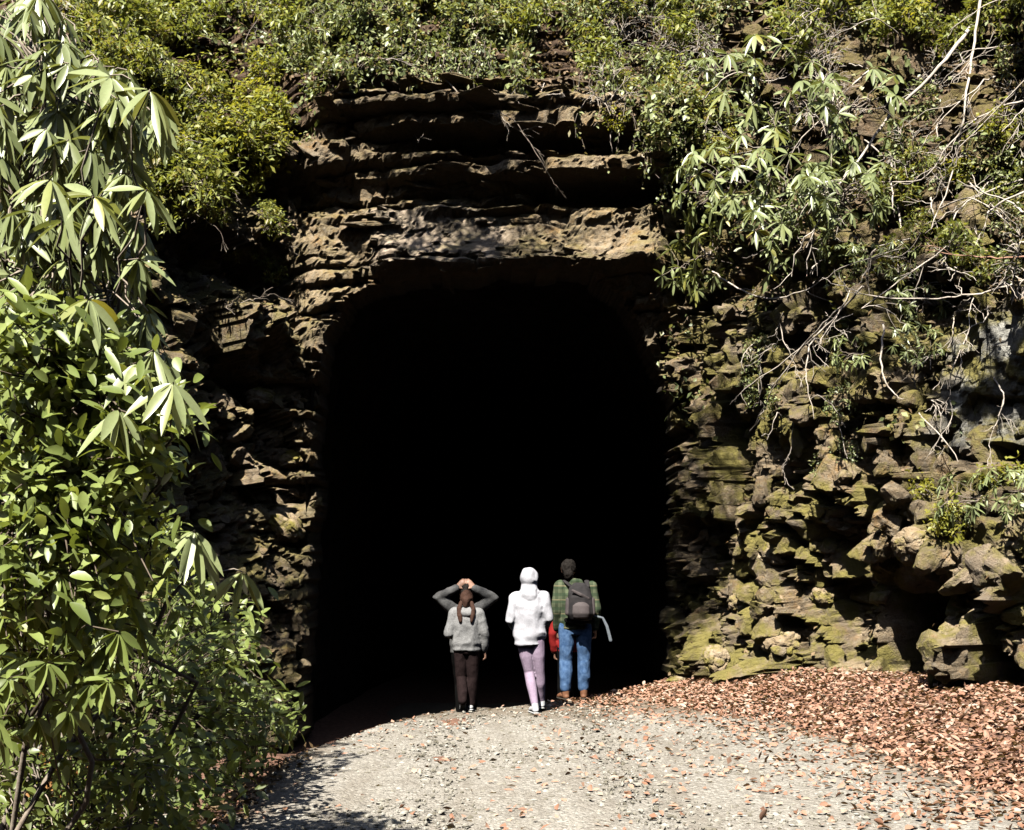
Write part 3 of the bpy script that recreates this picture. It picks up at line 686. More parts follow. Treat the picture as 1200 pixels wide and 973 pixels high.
region('small', 36, UL, 'small-leaved shrub growing on the bank above and left of the tunnel mouth', 'shrub', 'small-leaved shrubs on the upper left bank', .9)
region('yellow', 15, [(180, 60), (330, 80), (345, 160), (300, 200), (200, 190)], 'yellow-green shrub in sun on the upper left bank, above the dark left rocks', 'shrub', 'yellow-green shrubs on the upper left bank', .75)
region('rhodo', 6, [(330, -40), (450, -40), (440, 30), (350, 60)], 'rhododendron with narrow leaves on the cliff edge, above the left corner of the tunnel mouth', 'shrub', 'rhododendrons above the left corner of the mouth', .75)
TC = [(440, -60), (900, -60), (900, 120), (820, 190), (720, 150), (650, 90), (560, 85), (480, 85)]
region('creeper', 44, TC, 'leafy creeper draped over the brow straight above the tunnel mouth', 'creeper', 'creepers over the brow', .85)
region('yellow', 7, [(480, -30), (620, -30), (600, 90), (500, 90)], 'bright yellow-green shrub on the brow straight above the tunnel mouth', 'shrub', 'yellow-green shrubs on the brow', .65)
region('small', 22, [(560, -60), (880, -60), (880, 60), (700, 90), (560, 40)], 'small-leaved shrub high on the bank straight above the tunnel mouth', 'shrub', 'small-leaved shrubs high above the mouth', .85)
region('vine', 16, [(420, 60), (660, 90), (720, 130), (830, 180), (820, 110), (640, 70), (430, 30)], 'thin vine hanging down over the rock ledges above the tunnel mouth', 'vine', 'vines hanging over the ledges', 1.)
region('twiggy', 10, [(640, -20), (900, 0), (930, 160), (700, 130)], 'bare twiggy shrub with dry leaves above the right half of the tunnel mouth', 'shrub', 'bare twiggy shrubs above the mouth', .9)
region('twiggy', 12, [(950, 40), (1230, 40), (1230, 380), (1000, 420), (940, 260)], 'bare twiggy shrub clinging to the right-hand cliff', 'shrub', 'bare twiggy shrubs on the right cliff', .9)
region('rhodo', 14, [(830, 100), (960, 60), (1000, 200), (960, 330), (850, 300)], 'rhododendron with long narrow leaves hanging out from the right-hand cliff', 'shrub', 'rhododendrons hanging from the right cliff', 1.25, .55)
region('rhodo', 6, [(960, 260), (1090, 300), (1080, 440), (990, 400)], 'rhododendron with few leaves among bare branches halfway up the right-hand cliff', 'shrub', 'sparse rhododendrons on the right cliff', .62, .05)
region('small', 20, [(880, -50), (1230, -50), (1230, 60), (900, 80)], 'small-leaved shrub at the top of the right-hand cliff', 'shrub', 'small-leaved shrubs on top of the right cliff', .85)
region('yellow', 4, [(1030, -20), (1120, -20), (1110, 40), (1040, 40)], 'bright yellow shrub at the top of the right-hand cliff', 'shrub', 'bright yellow shrubs on top of the right cliff', .7)
region('yellow', 4, [(1100, 150), (1200, 150), (1200, 250), (1110, 230)], 'yellow-green shrub beside bare branches high on the right-hand cliff', 'shrub', 'yellow-green shrubs high on the right cliff', .5)
region('yellow', 5, [(1080, 560), (1200, 560), (1200, 620), (1090, 620)], 'yellow-green shrub low on the right-hand cliff, under the grey slab', 'shrub', 'yellow-green shrubs under the grey slab', .5)
region('rhodo', 2, [(1150, 560), (1220, 560), (1220, 600), (1160, 600)], 'rhododendron low on the right-hand cliff, under the grey slab', 'shrub', 'rhododendrons under the grey slab', .65, .05)
region('creeper', 8, [(850, 400), (1000, 430), (1000, 560), (880, 560)], 'leafy creeper on the mossy rock right of the tunnel mouth', 'creeper', 'creepers on the mossy right rock', .4)
region('small', 6, [(220, 240), (330, 225), (330, 330), (230, 330)], 'small-leaved shrub on the dark rock left of the tunnel mouth', 'shrub', 'small-leaved shrubs on the left rock', .45)
region('small', 20, [(110, 140), (330, 120), (335, 205), (250, 250), (140, 270)], 'small-leaved shrub at the lower edge of the upper left bank, over dark rock', 'shrub', 'small-leaved shrubs edging the upper left bank', .75)
region('small', 14, [(60, -30), (220, -30), (220, 90), (90, 100)], 'small-leaved shrub in the far upper left corner of the bank', 'shrub', 'small-leaved shrubs in the far upper left corner', .8)
region('creeper', 10, [(330, 20), (450, 10), (450, 80), (340, 90)], 'leafy creeper on the bank above the left corner of the tunnel mouth', 'creeper', 'creepers above the left corner', .7)
region('small', 22, [(900, 20), (1220, 20), (1220, 330), (1000, 330), (930, 200)], 'small-leaved shrub among bare branches on the upper right-hand cliff', 'shrub', 'small-leaved shrubs among the bare branches', .55)
region('creeper', 12, [(900, 60), (1200, 60), (1200, 330), (960, 330)], 'leafy creeper among bare branches on the upper right-hand cliff', 'creeper', 'creepers among the bare branches', .5)
region('yellow', 8, [(680, 100), (860, 100), (860, 200), (760, 190)], 'yellow-green shrub on the brow above the right half of the tunnel mouth', 'shrub', 'yellow-green shrubs above the right half', .5)
for ks in protos.values():
    for src in ks:
        if src.name not in used: raise RuntimeError('unused prototype ' + src.name)

# ground cover on the upper banks
def scatter_cover(name, n, L, W, mat, seedmask, label, cat, flat=.7):
    w = (seedmask * ok).ravel(); w = w / w.sum()
    ii = rng.choice(len(w), n, p=w); P = CP.reshape(-1, 3)[ii]; Nn = CN.reshape(-1, 3)[ii]
    acc = Acc(); D = rng.normal(size=(n, 3)); D = D - Nn * (D * Nn).sum(1, keepdims=True) * flat; D[:, 2] -= .2
    leaves(acc, P + Nn * rng.uniform(.01, .10, (n, 1)), D, L * rng.uniform(.6, 1.2, n), W * rng.uniform(.7, 1.2, n), .1, rng.uniform(0, 1, n), up=Nn + .5 * rng.normal(size=(n, 3)), fine_=False)
    tag(acc.build(name, M[mat]), label, cat, None, 'stuff')
clump = sstep(.0, .35, fbm(P3 * .9, 4, 130) + .15)
scatter_cover('ground_ivy', 34000, .115, .065, 'grey_green', soil * clump, 'low green ivy carpeting the banks above the rock', 'ivy')
scatter_cover('dead_leaf_cover', 20000, .08, .045, 'brown_dry', np.clip(soil + .10 * np.maximum(wr, wl_) * sstep(.2, .7, CN[..., 2]), 0, 1), 'brown dead leaves lodged on the cliff ledges and upper banks', 'dead leaves')

# ------------------------------------------------------------------ bare branches on the right-hand cliff
def branch_from(pts, r0, mat, label, group=None, twigs=4, tw_len=.5, name='bare_branch'):
    pts = np.asarray(pts, float); fine_p = catmull(pts, 6)
    w = rng.normal(size=fine_p.shape) * .008; fine_p = fine_p + w
    base = fine_p[0].copy(); root = empty(name, base); a = Acc(); tube(a, fine_p - base, r0, r0 * .3, 6)
    a.build('limb', M[mat], root); tg = unit(np.gradient(fine_p, axis=0))
    for _ in range(twigs):
        i = rng.integers(len(fine_p) // 4, len(fine_p)); d = unit(tg[i] + rng.normal(size=3) * .55 + np.array([0, -.1, -.15])); L = tw_len * rng.uniform(.4, 1.2)
        ta = Acc(); c = curve(fine_p[i], fine_p[i] + d * L, rng.uniform(-.12, .12), .12, 8); tube(ta, c - base, r0 * .4, .003, 4)
        for q_ in range(2):
            s = c[rng.integers(2, 7)]; d2 = unit(d + rng.normal(size=3) * .6); tube(ta, curve(s, s + d2 * L * .5, 0, .1, 5) - base, r0 * .22, .0025, 4)
        ta.build('twig', M[mat], root)
    return tag(root, label, 'branch', group)
def pxbranch(pp, offs, *a, **k):
    pts = []
    for i, (x, y) in enumerate(pp):
        p, n = pick(x, y); o = offs[0] + (offs[1] - offs[0]) * i / (len(pp) - 1)
        d = unit(p - np.array([0, 0, CAMZ])); pts.append(p - d * o)
    pts = np.array(pts)
    dep_ = pts[:, 1]; sm = np.interp(np.arange(len(pp)), [0, len(pp) - 1], [dep_[0], dep_[-1]])
    pts = np.array([at(x, y, min(s, d_)) for (x, y), s, d_ in zip(pp, sm, dep_)])
    return branch_from(pts, *a, **k)
pxbranch([(1140, 30), (1100, 80), (1040, 140), (1005, 190), (975, 230), (945, 290)], (.4, .9), .028, 'palebark', 'thick pale bare branch slanting down left across the upper right cliff', twigs=8, tw_len=.9)
pxbranch([(1010, 335), (975, 375), (930, 415), (872, 456)], (.5, .9), .016, 'palebark', 'pale bare branch slanting down left to a thin point over the dark rock', twigs=4, tw_len=.5)
pxbranch([(985, 360), (945, 400), (910, 450), (880, 505)], (.5, .8), .013, 'palebark', 'forked pale twig drooping below the slanting branch, beside the mossy rock', twigs=5, tw_len=.4)
pxbranch([(975, 370), (950, 405), (945, 445), (955, 490)], (.5, .7), .012, 'palebark', 'pale twig hanging straight down from the slanting branch', twigs=4, tw_len=.4)
pxbranch([(835, 318), (865, 338), (900, 350), (945, 340), (985, 315), (1060, 290)], (.7, .4), .013, 'palebark', 'long pale branch sagging in a curve above the dark hollow', twigs=4, tw_len=.5)
pxbranch([(1210, 302), (1150, 302), (1085, 293)], (.3, .6), .012, 'redbark', 'reddish twig running level across the right-hand cliff', twigs=2, tw_len=.3)
pxbranch([(1150, -10), (1140, 60), (1130, 130), (1120, 190), (1090, 270)], (.4, .5), .020, 'palebark', 'pale stem running straight down the upper right cliff', twigs=5, tw_len=.6)
pxbranch([(1045, 190), (1046, 240), (1048, 255)], (.4, .5), .014, 'palebark', 'short pale snapped stub standing upright among branches', twigs=0)
pxbranch([(1200, 250), (1180, 235), (1150, 225), (1140, 205)], (.4, .4), .012, 'palebark', 'pale twig curling up beside the right edge of the picture', twigs=3, tw_len=.4)
pxbranch([(1035, 380), (1033, 430), (1045, 460), (1060, 468)], (.25, .35), .014, 'palebark', 'pale hooked root dangling above the olive rocks', twigs=0)
pxbranch([(820, 120), (860, 85), (900, 95), (940, 80), (985, 60)], (.5, .5), .012, 'palebark', 'thin pale branch wandering level above the right half of the mouth', twigs=5, tw_len=.5)
pxbranch([(1200, 118), (1160, 130), (1120, 160), (1080, 210), (1020, 215), (960, 245)], (.6, .8), .014, 'palebark', 'long pale branch bowing left from the right edge of the picture', twigs=6, tw_len=.6)
pxbranch([(1200, 330), (1140, 345), (1080, 350), (1010, 345), (985, 330)], (.4, .6), .012, 'palebark', 'thin pale branch stretched level below the reddish twig', twigs=4, tw_len=.4)
pxbranch([(520, 90), (560, 130), (600, 140), (640, 200), (660, 240)], (.15, .15), .012, 'bark', 'dark root snaking down the ledges above the tunnel mouth', twigs=3, tw_len=.3, name='dangling_root')
def random_branches(n, poly, label, group, dirn, Lr, r, mat, off, name='bare_branch'):
    poly = [tuple(p) for p in poly]; lo, hi = np.min(poly, 0), np.max(poly, 0); k_ = 0
    while k_ < n:
        c = rng.uniform(lo, hi)
        if not inside(poly, c[:1], c[1:])[0]: continue
        k_ += 1; p, nn = pick(*c); L = rng.uniform(*Lr)
        d = unit(np.array(dirn) + rng.normal(size=3) * .4); p0 = p - nn * .05; p1 = p0 + nn * off * rng.uniform(.5, 1.3) + d * L * .5; p2 = p0 + nn * off * rng.uniform(.2, 1.2) + d * L
        p1 = p1 + rng.normal(size=3) * .12 * L
        branch_from([p0, p1, p2], r * rng.uniform(.7, 1.3), mat, label, group, twigs=rng.integers(1, 5), tw_len=.4 * L, name=name)
random_branches(58, [(900, -20), (1220, -20), (1220, 330), (930, 330), (880, 140)], 'pale bare branch tangled with others on the upper right-hand cliff', 'tangled bare branches on the upper right cliff', (-.35, -.1, -.8), (.5, 1.7), .012, 'palebark', .5)
random_branches(24, [(880, 340), (1200, 330), (1200, 470), (1050, 530), (880, 500)], 'thin dead root hanging down the middle of the right-hand cliff', 'roots hanging on the right cliff', (-.2, -.05, -1), (.3, 1.0), .008, 'palebark', .25, 'hanging_root')
random_branches(22, [(420, 60), (860, 60), (860, 170), (640, 130), (430, 110)], 'thin dangling root over the rock ledges above the tunnel mouth', 'roots dangling above the mouth', (.1, -.1, -1), (.3, 1.0), .007, 'palebark', .2, 'dangling_root')
random_branches(16, [(20, 20), (360, 0), (330, 220), (120, 240)], 'thin bare twig sticking out of the upper left bank', 'bare twigs on the upper left bank', (.2, -.4, .3), (.5, 1.2), .008, 'palebark', .4, 'bare_twig')
random_branches(10, [(200, 230), (370, 230), (370, 420), (220, 400)], 'thin twig lodged on the dark rock left of the tunnel mouth', 'twigs on the left rock', (.2, -.2, -.6), (.3, .8), .007, 'bark', .25, 'bare_twig')

# ------------------------------------------------------------------ boulders along the foot of the right-hand cliff
ICO = ico(5); ICOS = ico(1)
def boulder(loc, size, label, group=None, seed=0, name='boulder'):
    V, F = ICO; P = V + seed * 13.7
    f1, f2, c = worley(P * 1.3, seed + 7)
    r = .82 + .34 * fbm(P * .8, 3, seed) + .25 * np.clip(f2 - f1, 0, .4) + .12 * (c - .5) + .09 * fbm(P * 4, 4, seed + 3)
    W = V * r[:, None]
    o = mesh_obj(name, W * np.array(size), F, M['boulder'], loc=loc, smooth=False); o.rotation_euler = (rng.normal() * .3, rng.normal() * .3, rng.uniform(0, 6))
    return tag(o, label, 'boulder', group)
for i, (x, y, s, lab) in enumerate([
    (970, 800, (.24, .3, .2), 'rounded mossy boulder at the left lip of the small cave'),
    (1135, 790, (.22, .25, .3), 'mossy boulder at the right lip of the small cave'),
    (930, 760, (.3, .3, .24), 'big mossy boulder at the foot of the right-hand cliff, near the tunnel mouth'),
    (1170, 770, (.42, .4, .36), 'broad mossy boulder at the right edge above the red leaves'),
    (960, 705, (.26, .25, .22), 'mossy rock jutting out above the boulders, left of the small cave'),
    (870, 700, (.24, .25, .2), 'mossy rock jutting from the cliff beside the tunnel mouth'),
    (900, 650, (.25, .25, .26), 'olive rock knob on the cliff right of the tunnel mouth'),
    (1060, 640, (.28, .25, .22), 'ochre rock block right above the small cave'),
    (985, 470, (.22, .2, .16), 'rounded yellowish rock under the drooping twigs'),
    (830, 770, (.2, .2, .26), 'dark mossy rock at the right foot of the tunnel mouth'),
    (790, 805, (.16, .16, .1), 'low stone among red leaves at the right foot of the tunnel mouth'),
    (965, 815, (.15, .15, .12), 'small stone half buried in red leaves below the cliff'),
    (300, 470, (.35, .3, .2), 'jutting rock block on the shaded left wall, upper'),
    (340, 545, (.3, .3, .16), 'flat grey rock slab on the shaded left wall'),
    (335, 620, (.34, .3, .24), 'round pale rock low on the shaded left wall'),
]):
    p, n = pick(x, y)
    boulder(p - n * .08, s, lab, seed=i)

# ------------------------------------------------------------------ leaf litter, loose stones
def litter():
    n = 22000; X = rng.uniform(.2, 6.2, n * 4); Y = rng.uniform(6.5, 18, n * 4)
    xl, xr = path_edges(Y); Pn = np.stack([X, Y, 0 * X], -1)
    d = X - (xr - .75) + .7 * fbm(Pn * .9, 4, 140)
    wall = np.interp(Y, [6, 8.6, 11.1, 12.7, 14.3, 15.8, 17.2, 18.2], [9, 8, 6.6, 5.35, 4.35, 3.6, 3.05, 2.6])
    w = (.02 + .9 * sstep(-1.8, 1.2, d) ** 2.6) * (X < wall + .2)
    w = w + .5 * sstep(13.6, 15.2, Y) * (X > .2) * sstep(.2, 1.0, X) * (X < wall)
    kp = np.flatnonzero(rng.random(n * 4) < w * .62)[:n]
    X, Y = X[kp], Y[kp]; m = len(X)
    acc = Acc(); D = rng.normal(size=(m, 3)); D[:, 2] *= .22
    z = gz(X, Y) + np.where(d[kp] < 0, .028, .0) + rng.uniform(.0, .05, m) * sstep(-.3, .8, d[kp]) + .012
    leaves(acc, np.stack([X, Y, z], -1), D, .068 * rng.uniform(.4, 1.3, m), .042 * rng.uniform(.6, 1.2, m), rng.uniform(-.3, .4, m), np.clip(rng.normal(.55, .3, m), 0, 1), up=np.array([0, 0, 1.]) + .38 * rng.normal(size=(m, 3)), fold=.55, fine_=True)
    tag(acc.build('leaf_litter', M['dry']), 'drift of red and orange fallen leaves along the foot of the right-hand cliff', 'fallen leaves', None, 'stuff')
    m = 1500; X = rng.uniform(-2.1, 2.8, m); Y = rng.uniform(6.3, 14.6, m)
    cl = rng.random(m) < .25 + .9 * sstep(-.1, .4, fbm(np.stack([X, Y, 0 * X], -1) * .9, 3, 150)); X, Y = X[cl], Y[cl]; m = len(X)
    acc = Acc(); D = rng.normal(size=(m, 3)); D[:, 2] *= .25
    leaves(acc, np.stack([X, Y, path_z(X, Y) + .02], -1), D, .075 * rng.uniform(.4, 1.2, m), .045 * rng.uniform(.6, 1.2, m), rng.uniform(-.2, .2, m), np.clip(rng.normal(.5, .25, m), 0, 1), up=np.array([0, 0, 1.]) + .4 * rng.normal(size=(m, 3)), fold=.35, fine_=False)
    tag(acc.build('scattered_leaves', M['dry']), 'single rust-coloured leaves lying scattered on the pale gravel', 'fallen leaves', None, 'stuff')
    m = 5000; X = -1.8 - np.abs(rng.normal(size=m)) * 1.1; Y = rng.uniform(6, 17.5, m); X = X + np.where(Y > 12.5, (Y - 12.5) * .35, 0)
    acc = Acc(); D = rng.normal(size=(m, 3)); D[:, 2] *= .3
    leaves(acc, np.stack([X, Y, gz(X, Y) + .015 + rng.uniform(0, .03, m)], -1), D, .08 * rng.uniform(.5, 1.2, m), .045 * rng.uniform(.6, 1.2, m), 0, rng.uniform(0, 1, m), up=np.array([0, 0, 1.]) + .5 * rng.normal(size=(m, 3)), fold=.3, fine_=False)
    tag(acc.build('dead_leaf_verge', M['brown_dry']), 'brown dead leaves on the verge left of the path', 'dead leaves', None, 'stuff')
    m = 14000; X = rng.uniform(-2.0, 3.0, m); Y = 6.3 + 8.3 * rng.random(m) ** 1.3
    V0, F0 = ICOS; acc = Acc(); s = .006 + .020 * rng.random(m) ** 4
    sc = s[:, None] * rng.uniform(.6, 1.3, (m, 3)) * np.array([1, 1, .7])
    V = V0[None] * sc[:, None] * (1 + .25 * rng.normal(size=(m, len(V0), 1))) + np.stack([X, Y, path_z(X, Y) + s * .15], -1)[:, None]
    F = F0[None] + (np.arange(m) * len(V0))[:, None, None]
    acc.add(V.reshape(-1, 3), F.reshape(-1, 3), np.repeat(rng.random(m), len(F0)))
    tag(acc.build('loose_gravel', M['pebble'], smooth=False), 'loose pale stones lying on the gravel path', 'gravel', None, 'stuff')
litter()

# ------------------------------------------------------------------ trees on the banks, their crowns over the cutting (above the frame)
def tree(base, crown_c, crown_r, nclump, label, lmat='laurel', dens=90, extra=()):
    base = np.asarray(base, float); root = empty('tree', base); tag(root, label, 'tree', None)
    ta = Acc(); c = curve(base * 0 + [0, 0, -.6], np.asarray(crown_c) - base, .05, .08, 16); tube(ta, c, .2, .07, 9); ta.build('trunk', M['bark'], root)
    fa, ba = Acc(), Acc()
    for q_ in range(nclump + len(extra)):
        p = np.asarray(crown_c) - base + unit(rng.normal(size=3)) * rng.uniform(.3, 1) * np.array(crown_r)
        if q_ >= nclump: p = np.asarray(extra[q_ - nclump]) - base
        s = c[rng.integers(8, 16)]; b = curve(s, p, .1, .1, 8); tube(ba, b, .045, .006, 5)
        m = dens; B = p + rng.normal(size=(m, 3)) * .38; D = rng.normal(size=(m, 3)); D[:, 2] -= .4
        leaves(fa, B, D, .12 * rng.uniform(.6, 1.2, m), .055, .2, rng.uniform(0, 1, m), fine_=False)
    ba.build('limbs', M['bark'], root); fa.build('crown', M[lmat], root)
tree((-8.2, 9.0, 4.5), (-2.4, 11.4, 12.0), (3.0, 2.5, 1.5), 150, 'big tree on the left bank, its crown shading the tunnel mouth',
     extra=[(-3.9 + .3 * k_, 7.5 + .12 * (k_ % 2), 12.) for k_ in range(4)] + [(-.75 + .45 * (k_ % 4), 10.4 + .5 * (k_ // 4), 12.) for k_ in range(16)] + [(-.6 + .4 * (k_ % 4), 10.3 + .5 * (k_ // 4), 12.5) for k_ in range(16)])  # extra clumps added to shade the raised-arms figure and right tunnel wall
tree((-9.5, 13.5, 8.5), (-6.2, 10.0, 12.2), (1.6, 1.9, 1.4), 22, 'tree on the left bank above the shaded left wall')
tree((-8.0, 12.0, 7.0), (-2.0, 13.6, 13.4), (1.8, 1.8, 1.2), 34, 'slender tree on the left bank, leaning right over the cutting')
tree((9.5, 7.5, 7.5), (2.2, 8.6, 12.5), (2.0, 3.6, 1.2), 9, 'tree on the right bank, leaning left and dappling the right-hand cliff', dens=70)
# unseen wooded ridge added behind the camera to cut sky light
def sky_block_hills():
    th = np.linspace(R(125), R(415), 150); rr_ = np.array([32, 40, 50, 62, 75, 95, 130, 200]); hh = np.array([-2, 15, 33, 48, 60, 66, 60, -3.])
    Th, Rr = np.meshgrid(th, rr_); H_ = np.repeat(hh[:, None], len(th), 1)
    X = Rr * np.cos(Th); Y = 6 + Rr * np.sin(Th); fade = sstep(R(125), R(165), Th) * sstep(R(415), R(375), Th)
    Z = -2 + (H_ + 2) * (.45 + .55 * fade) * (.8 + .3 * fbm(np.stack([X * .03, Y * .03, 0 * X], -1), 3, 160)) + np.where(H_ > 0, 3 * fbm(np.stack([X * .2, Y * .2, 0 * X], -1), 3, 161), 0)
    V = np.stack([X, Y, Z], -1).reshape(-1, 3); i = np.arange(X.size).reshape(X.shape)
    F = np.stack([i[:-1, :-1], i[1:, :-1], i[1:, 1:], i[:-1, 1:]], -1).reshape(-1, 4)
    tag(mesh_obj('sky_block_hills', V, F, mat_simple('sky_block_slope', (.018, .025, .01), (.06, .065, .025), .6, .95, .3)), kind='structure')
sky_block_hills()

# ------------------------------------------------------------------ people, seen from behind at the crest of the path
def cap(acc, pts, rad, flat=1., ref=(0, 1, 0), sides=14):
    """closed round-ended limb through pts; flat squashes it along ref"""
    pts = np.asarray(pts, float); rad = np.asarray(rad, float)
    t0 = unit(pts[0] - pts[1]); t1 = unit(pts[-1] - pts[-2]); P, r = [], []
    for a in (80, 55, 28): P.append(pts[0] + t0 * rad[0] * math.sin(R(a))); r.append(rad[0] * math.cos(R(a)))
    f = np.linspace(0, len(pts) - 1, (len(pts) - 1) * 5 + 1)
    for v in f:
        i = min(int(v), len(pts) - 2); P.append(pts[i] + (pts[i + 1] - pts[i]) * (v - i)); r.append(rad[i] + (rad[i + 1] - rad[i]) * (v - i))
    for a in (28, 55, 80): P.append(pts[-1] + t1 * rad[-1] * math.sin(R(a))); r.append(rad[-1] * math.cos(R(a)))
    P = np.array(P); r = np.array(r); tg = unit(np.gradient(P, axis=0)); ref = np.asarray(ref, float)
    ref = np.where(np.abs((tg * ref).sum(1, keepdims=True)) > .93, np.array([1, .2, .1]), ref)
    a = unit(np.cross(tg, ref)); b = unit(np.cross(a, tg)); th = np.arange(sides) / sides * 2 * math.pi
    V = P[:, None] + r[:, None, None] * (a[:, None] * np.cos(th)[None, :, None] + flat * b[:, None] * np.sin(th)[None, :, None])
    close(acc, V)
def close(acc, V):
    n, k_ = V.shape[:2]; i = np.arange(n * k_).reshape(n, k_); j = np.roll(i, -1, 1)
    F = np.stack([i[:-1], j[:-1], j[1:], i[1:]], -1).reshape(-1, 4).tolist()
    Vf = np.vstack([V.reshape(-1, 3), V[0].mean(0), V[-1].mean(0)])
    acc.append((Vf, F + [[int(j[0, q_]), int(i[0, q_]), n * k_, n * k_] for q_ in range(k_)] + [[int(i[-1, q_]), int(j[-1, q_]), n * k_ + 1, n * k_ + 1] for q_ in range(k_)]))
def trunk(acc, rings, sides=24):
    """rings: (x, y, z, rx, ry), bottom to top"""
    rg = np.asarray(rings, float); f = np.linspace(0, len(rg) - 1, (len(rg) - 1) * 5 + 1)
    rr = np.stack([np.interp(f, np.arange(len(rg)), rg[:, c]) for c in range(5)], 1); th = np.arange(sides) / sides * 2 * math.pi
    lo, hi = rr[0].copy(), rr[-1].copy(); lo[3:] *= .5; hi[3:] *= .5; lo[2] -= .012; hi[2] += .012; rr = np.vstack([lo, rr, hi])
    V = np.stack([rr[:, 0:1] + rr[:, 3:4] * np.cos(th), rr[:, 1:2] + rr[:, 4:5] * np.sin(th), np.repeat(rr[:, 2:3], sides, 1)], -1); close(acc, V)
def ball(acc, c, r, n=16):
    t = np.linspace(.05, math.pi - .05, n); th = np.arange(20) / 20 * 2 * math.pi
    V = np.stack([-np.sin(t)[:, None] * np.cos(th) * -1, np.sin(t)[:, None] * np.sin(th), np.repeat(-np.cos(t)[:, None], 20, 1)], -1); close(acc, np.asarray(c) + V * np.asarray(r))
def fuse(name, acc, mat, parent, vox=.01, it=4, wrinkle=0., wsc=(7, 7, 5), seed=0):
    V, F, n = [], [], 0
    for v, f in acc:
        V.append(v); F += [list(dict.fromkeys(int(q_) + n for q_ in g)) for g in f]; n += len(v)
    me = bpy.data.meshes.new('tmp'); me.from_pydata(np.vstack(V).tolist(), [], F); o = bpy.data.objects.new('tmp', me); COL.objects.link(o)
    import bmesh
    bm = bmesh.new(); bm.from_mesh(me); bmesh.ops.recalc_face_normals(bm, faces=bm.faces); bm.to_mesh(me); bm.free()
    m = o.modifiers.new('r', 'REMESH'); m.mode = 'VOXEL'; m.voxel_size = vox
    m2 = o.modifiers.new('s', 'SMOOTH'); m2.factor = .5; m2.iterations = it
    dg = bpy.context.evaluated_depsgraph_get(); res = bpy.data.meshes.new_from_object(o.evaluated_get(dg)); res.name = name
    bpy.data.objects.remove(o); bpy.data.meshes.remove(me)
    k_ = len(res.vertices); co = np.zeros(k_ * 3, np.float32); res.vertices.foreach_get('co', co); co = co.reshape(-1, 3)
    if wrinkle:
        nn = np.zeros(k_ * 3, np.float32); res.vertices.foreach_get('normal', nn); nn = nn.reshape(-1, 3)
        w = fbm(co * np.array(wsc) + seed * 9.1, 4, 200 + seed); w = w + .8 * (1 - 2 * np.abs(fbm(co * np.array(wsc) * .8 + seed, 2, 220)) * 2)
        co = co + nn * (wrinkle * w)[:, None]; res.vertices.foreach_set('co', co.astype(np.float32).ravel())
    res.polygons.foreach_set('use_smooth', np.ones(len(res.polygons), bool)); res.materials.clear(); res.materials.append(mat); res.update()
    ob = bpy.data.objects.new(name, res); COL.objects.link(ob); ob.parent = parent; return ob
def hand(acc, wrist, d, inward, thumb, curl=.5, s=1.):
    """palm, four unequal bent fingers and a thumb from the side of the palm"""
    w = np.asarray(wrist, float); d = unit(d); inward = unit(np.asarray(inward) - d * np.dot(inward, d)); side_ = unit(np.cross(d, inward))
    if np.dot(side_, thumb) < 0: side_ = -side_
    cap(acc, [w - d * .02 * s, w + d * .03 * s, w + d * .085 * s], [.024 * s, .036 * s, .038 * s], .45, inward)
    for q_, (o_, L) in enumerate([(.030, .070), (.010, .080), (-.010, .074), (-.029, .058)]):
        p = w + d * .075 * s + side_ * o_ * s; pts = [p]; a = 0
        for seg in (.45, .32, .23):
            a += curl * (.5 + .12 * q_); pts.append(pts[-1] + (d * math.cos(a) + inward * math.sin(a)) * L * seg * s)
        cap(acc, pts, [.0098 * s, .0095 * s, .009 * s, .008 * s], sides=8)
    t0 = w + d * .022 * s + side_ * .026 * s; t1 = t0 + unit(d * .6 + side_ * .8 + inward * .2) * .042 * s; t2 = t1 + unit(d * .9 + side_ * .2 + inward * .35) * .034 * s
    cap(acc, [t0, t1, t2], [.014 * s, .0115 * s, .009 * s], sides=8)
cloth = lambda n, c1, c2, sc=60, r=.9: mat_simple(n, c1, c2, sc, r, .0015, .15)
SKIN = mat_simple('skin', (.25, .14, .095), (.32, .19, .135), 25, .5, .0008, .4)
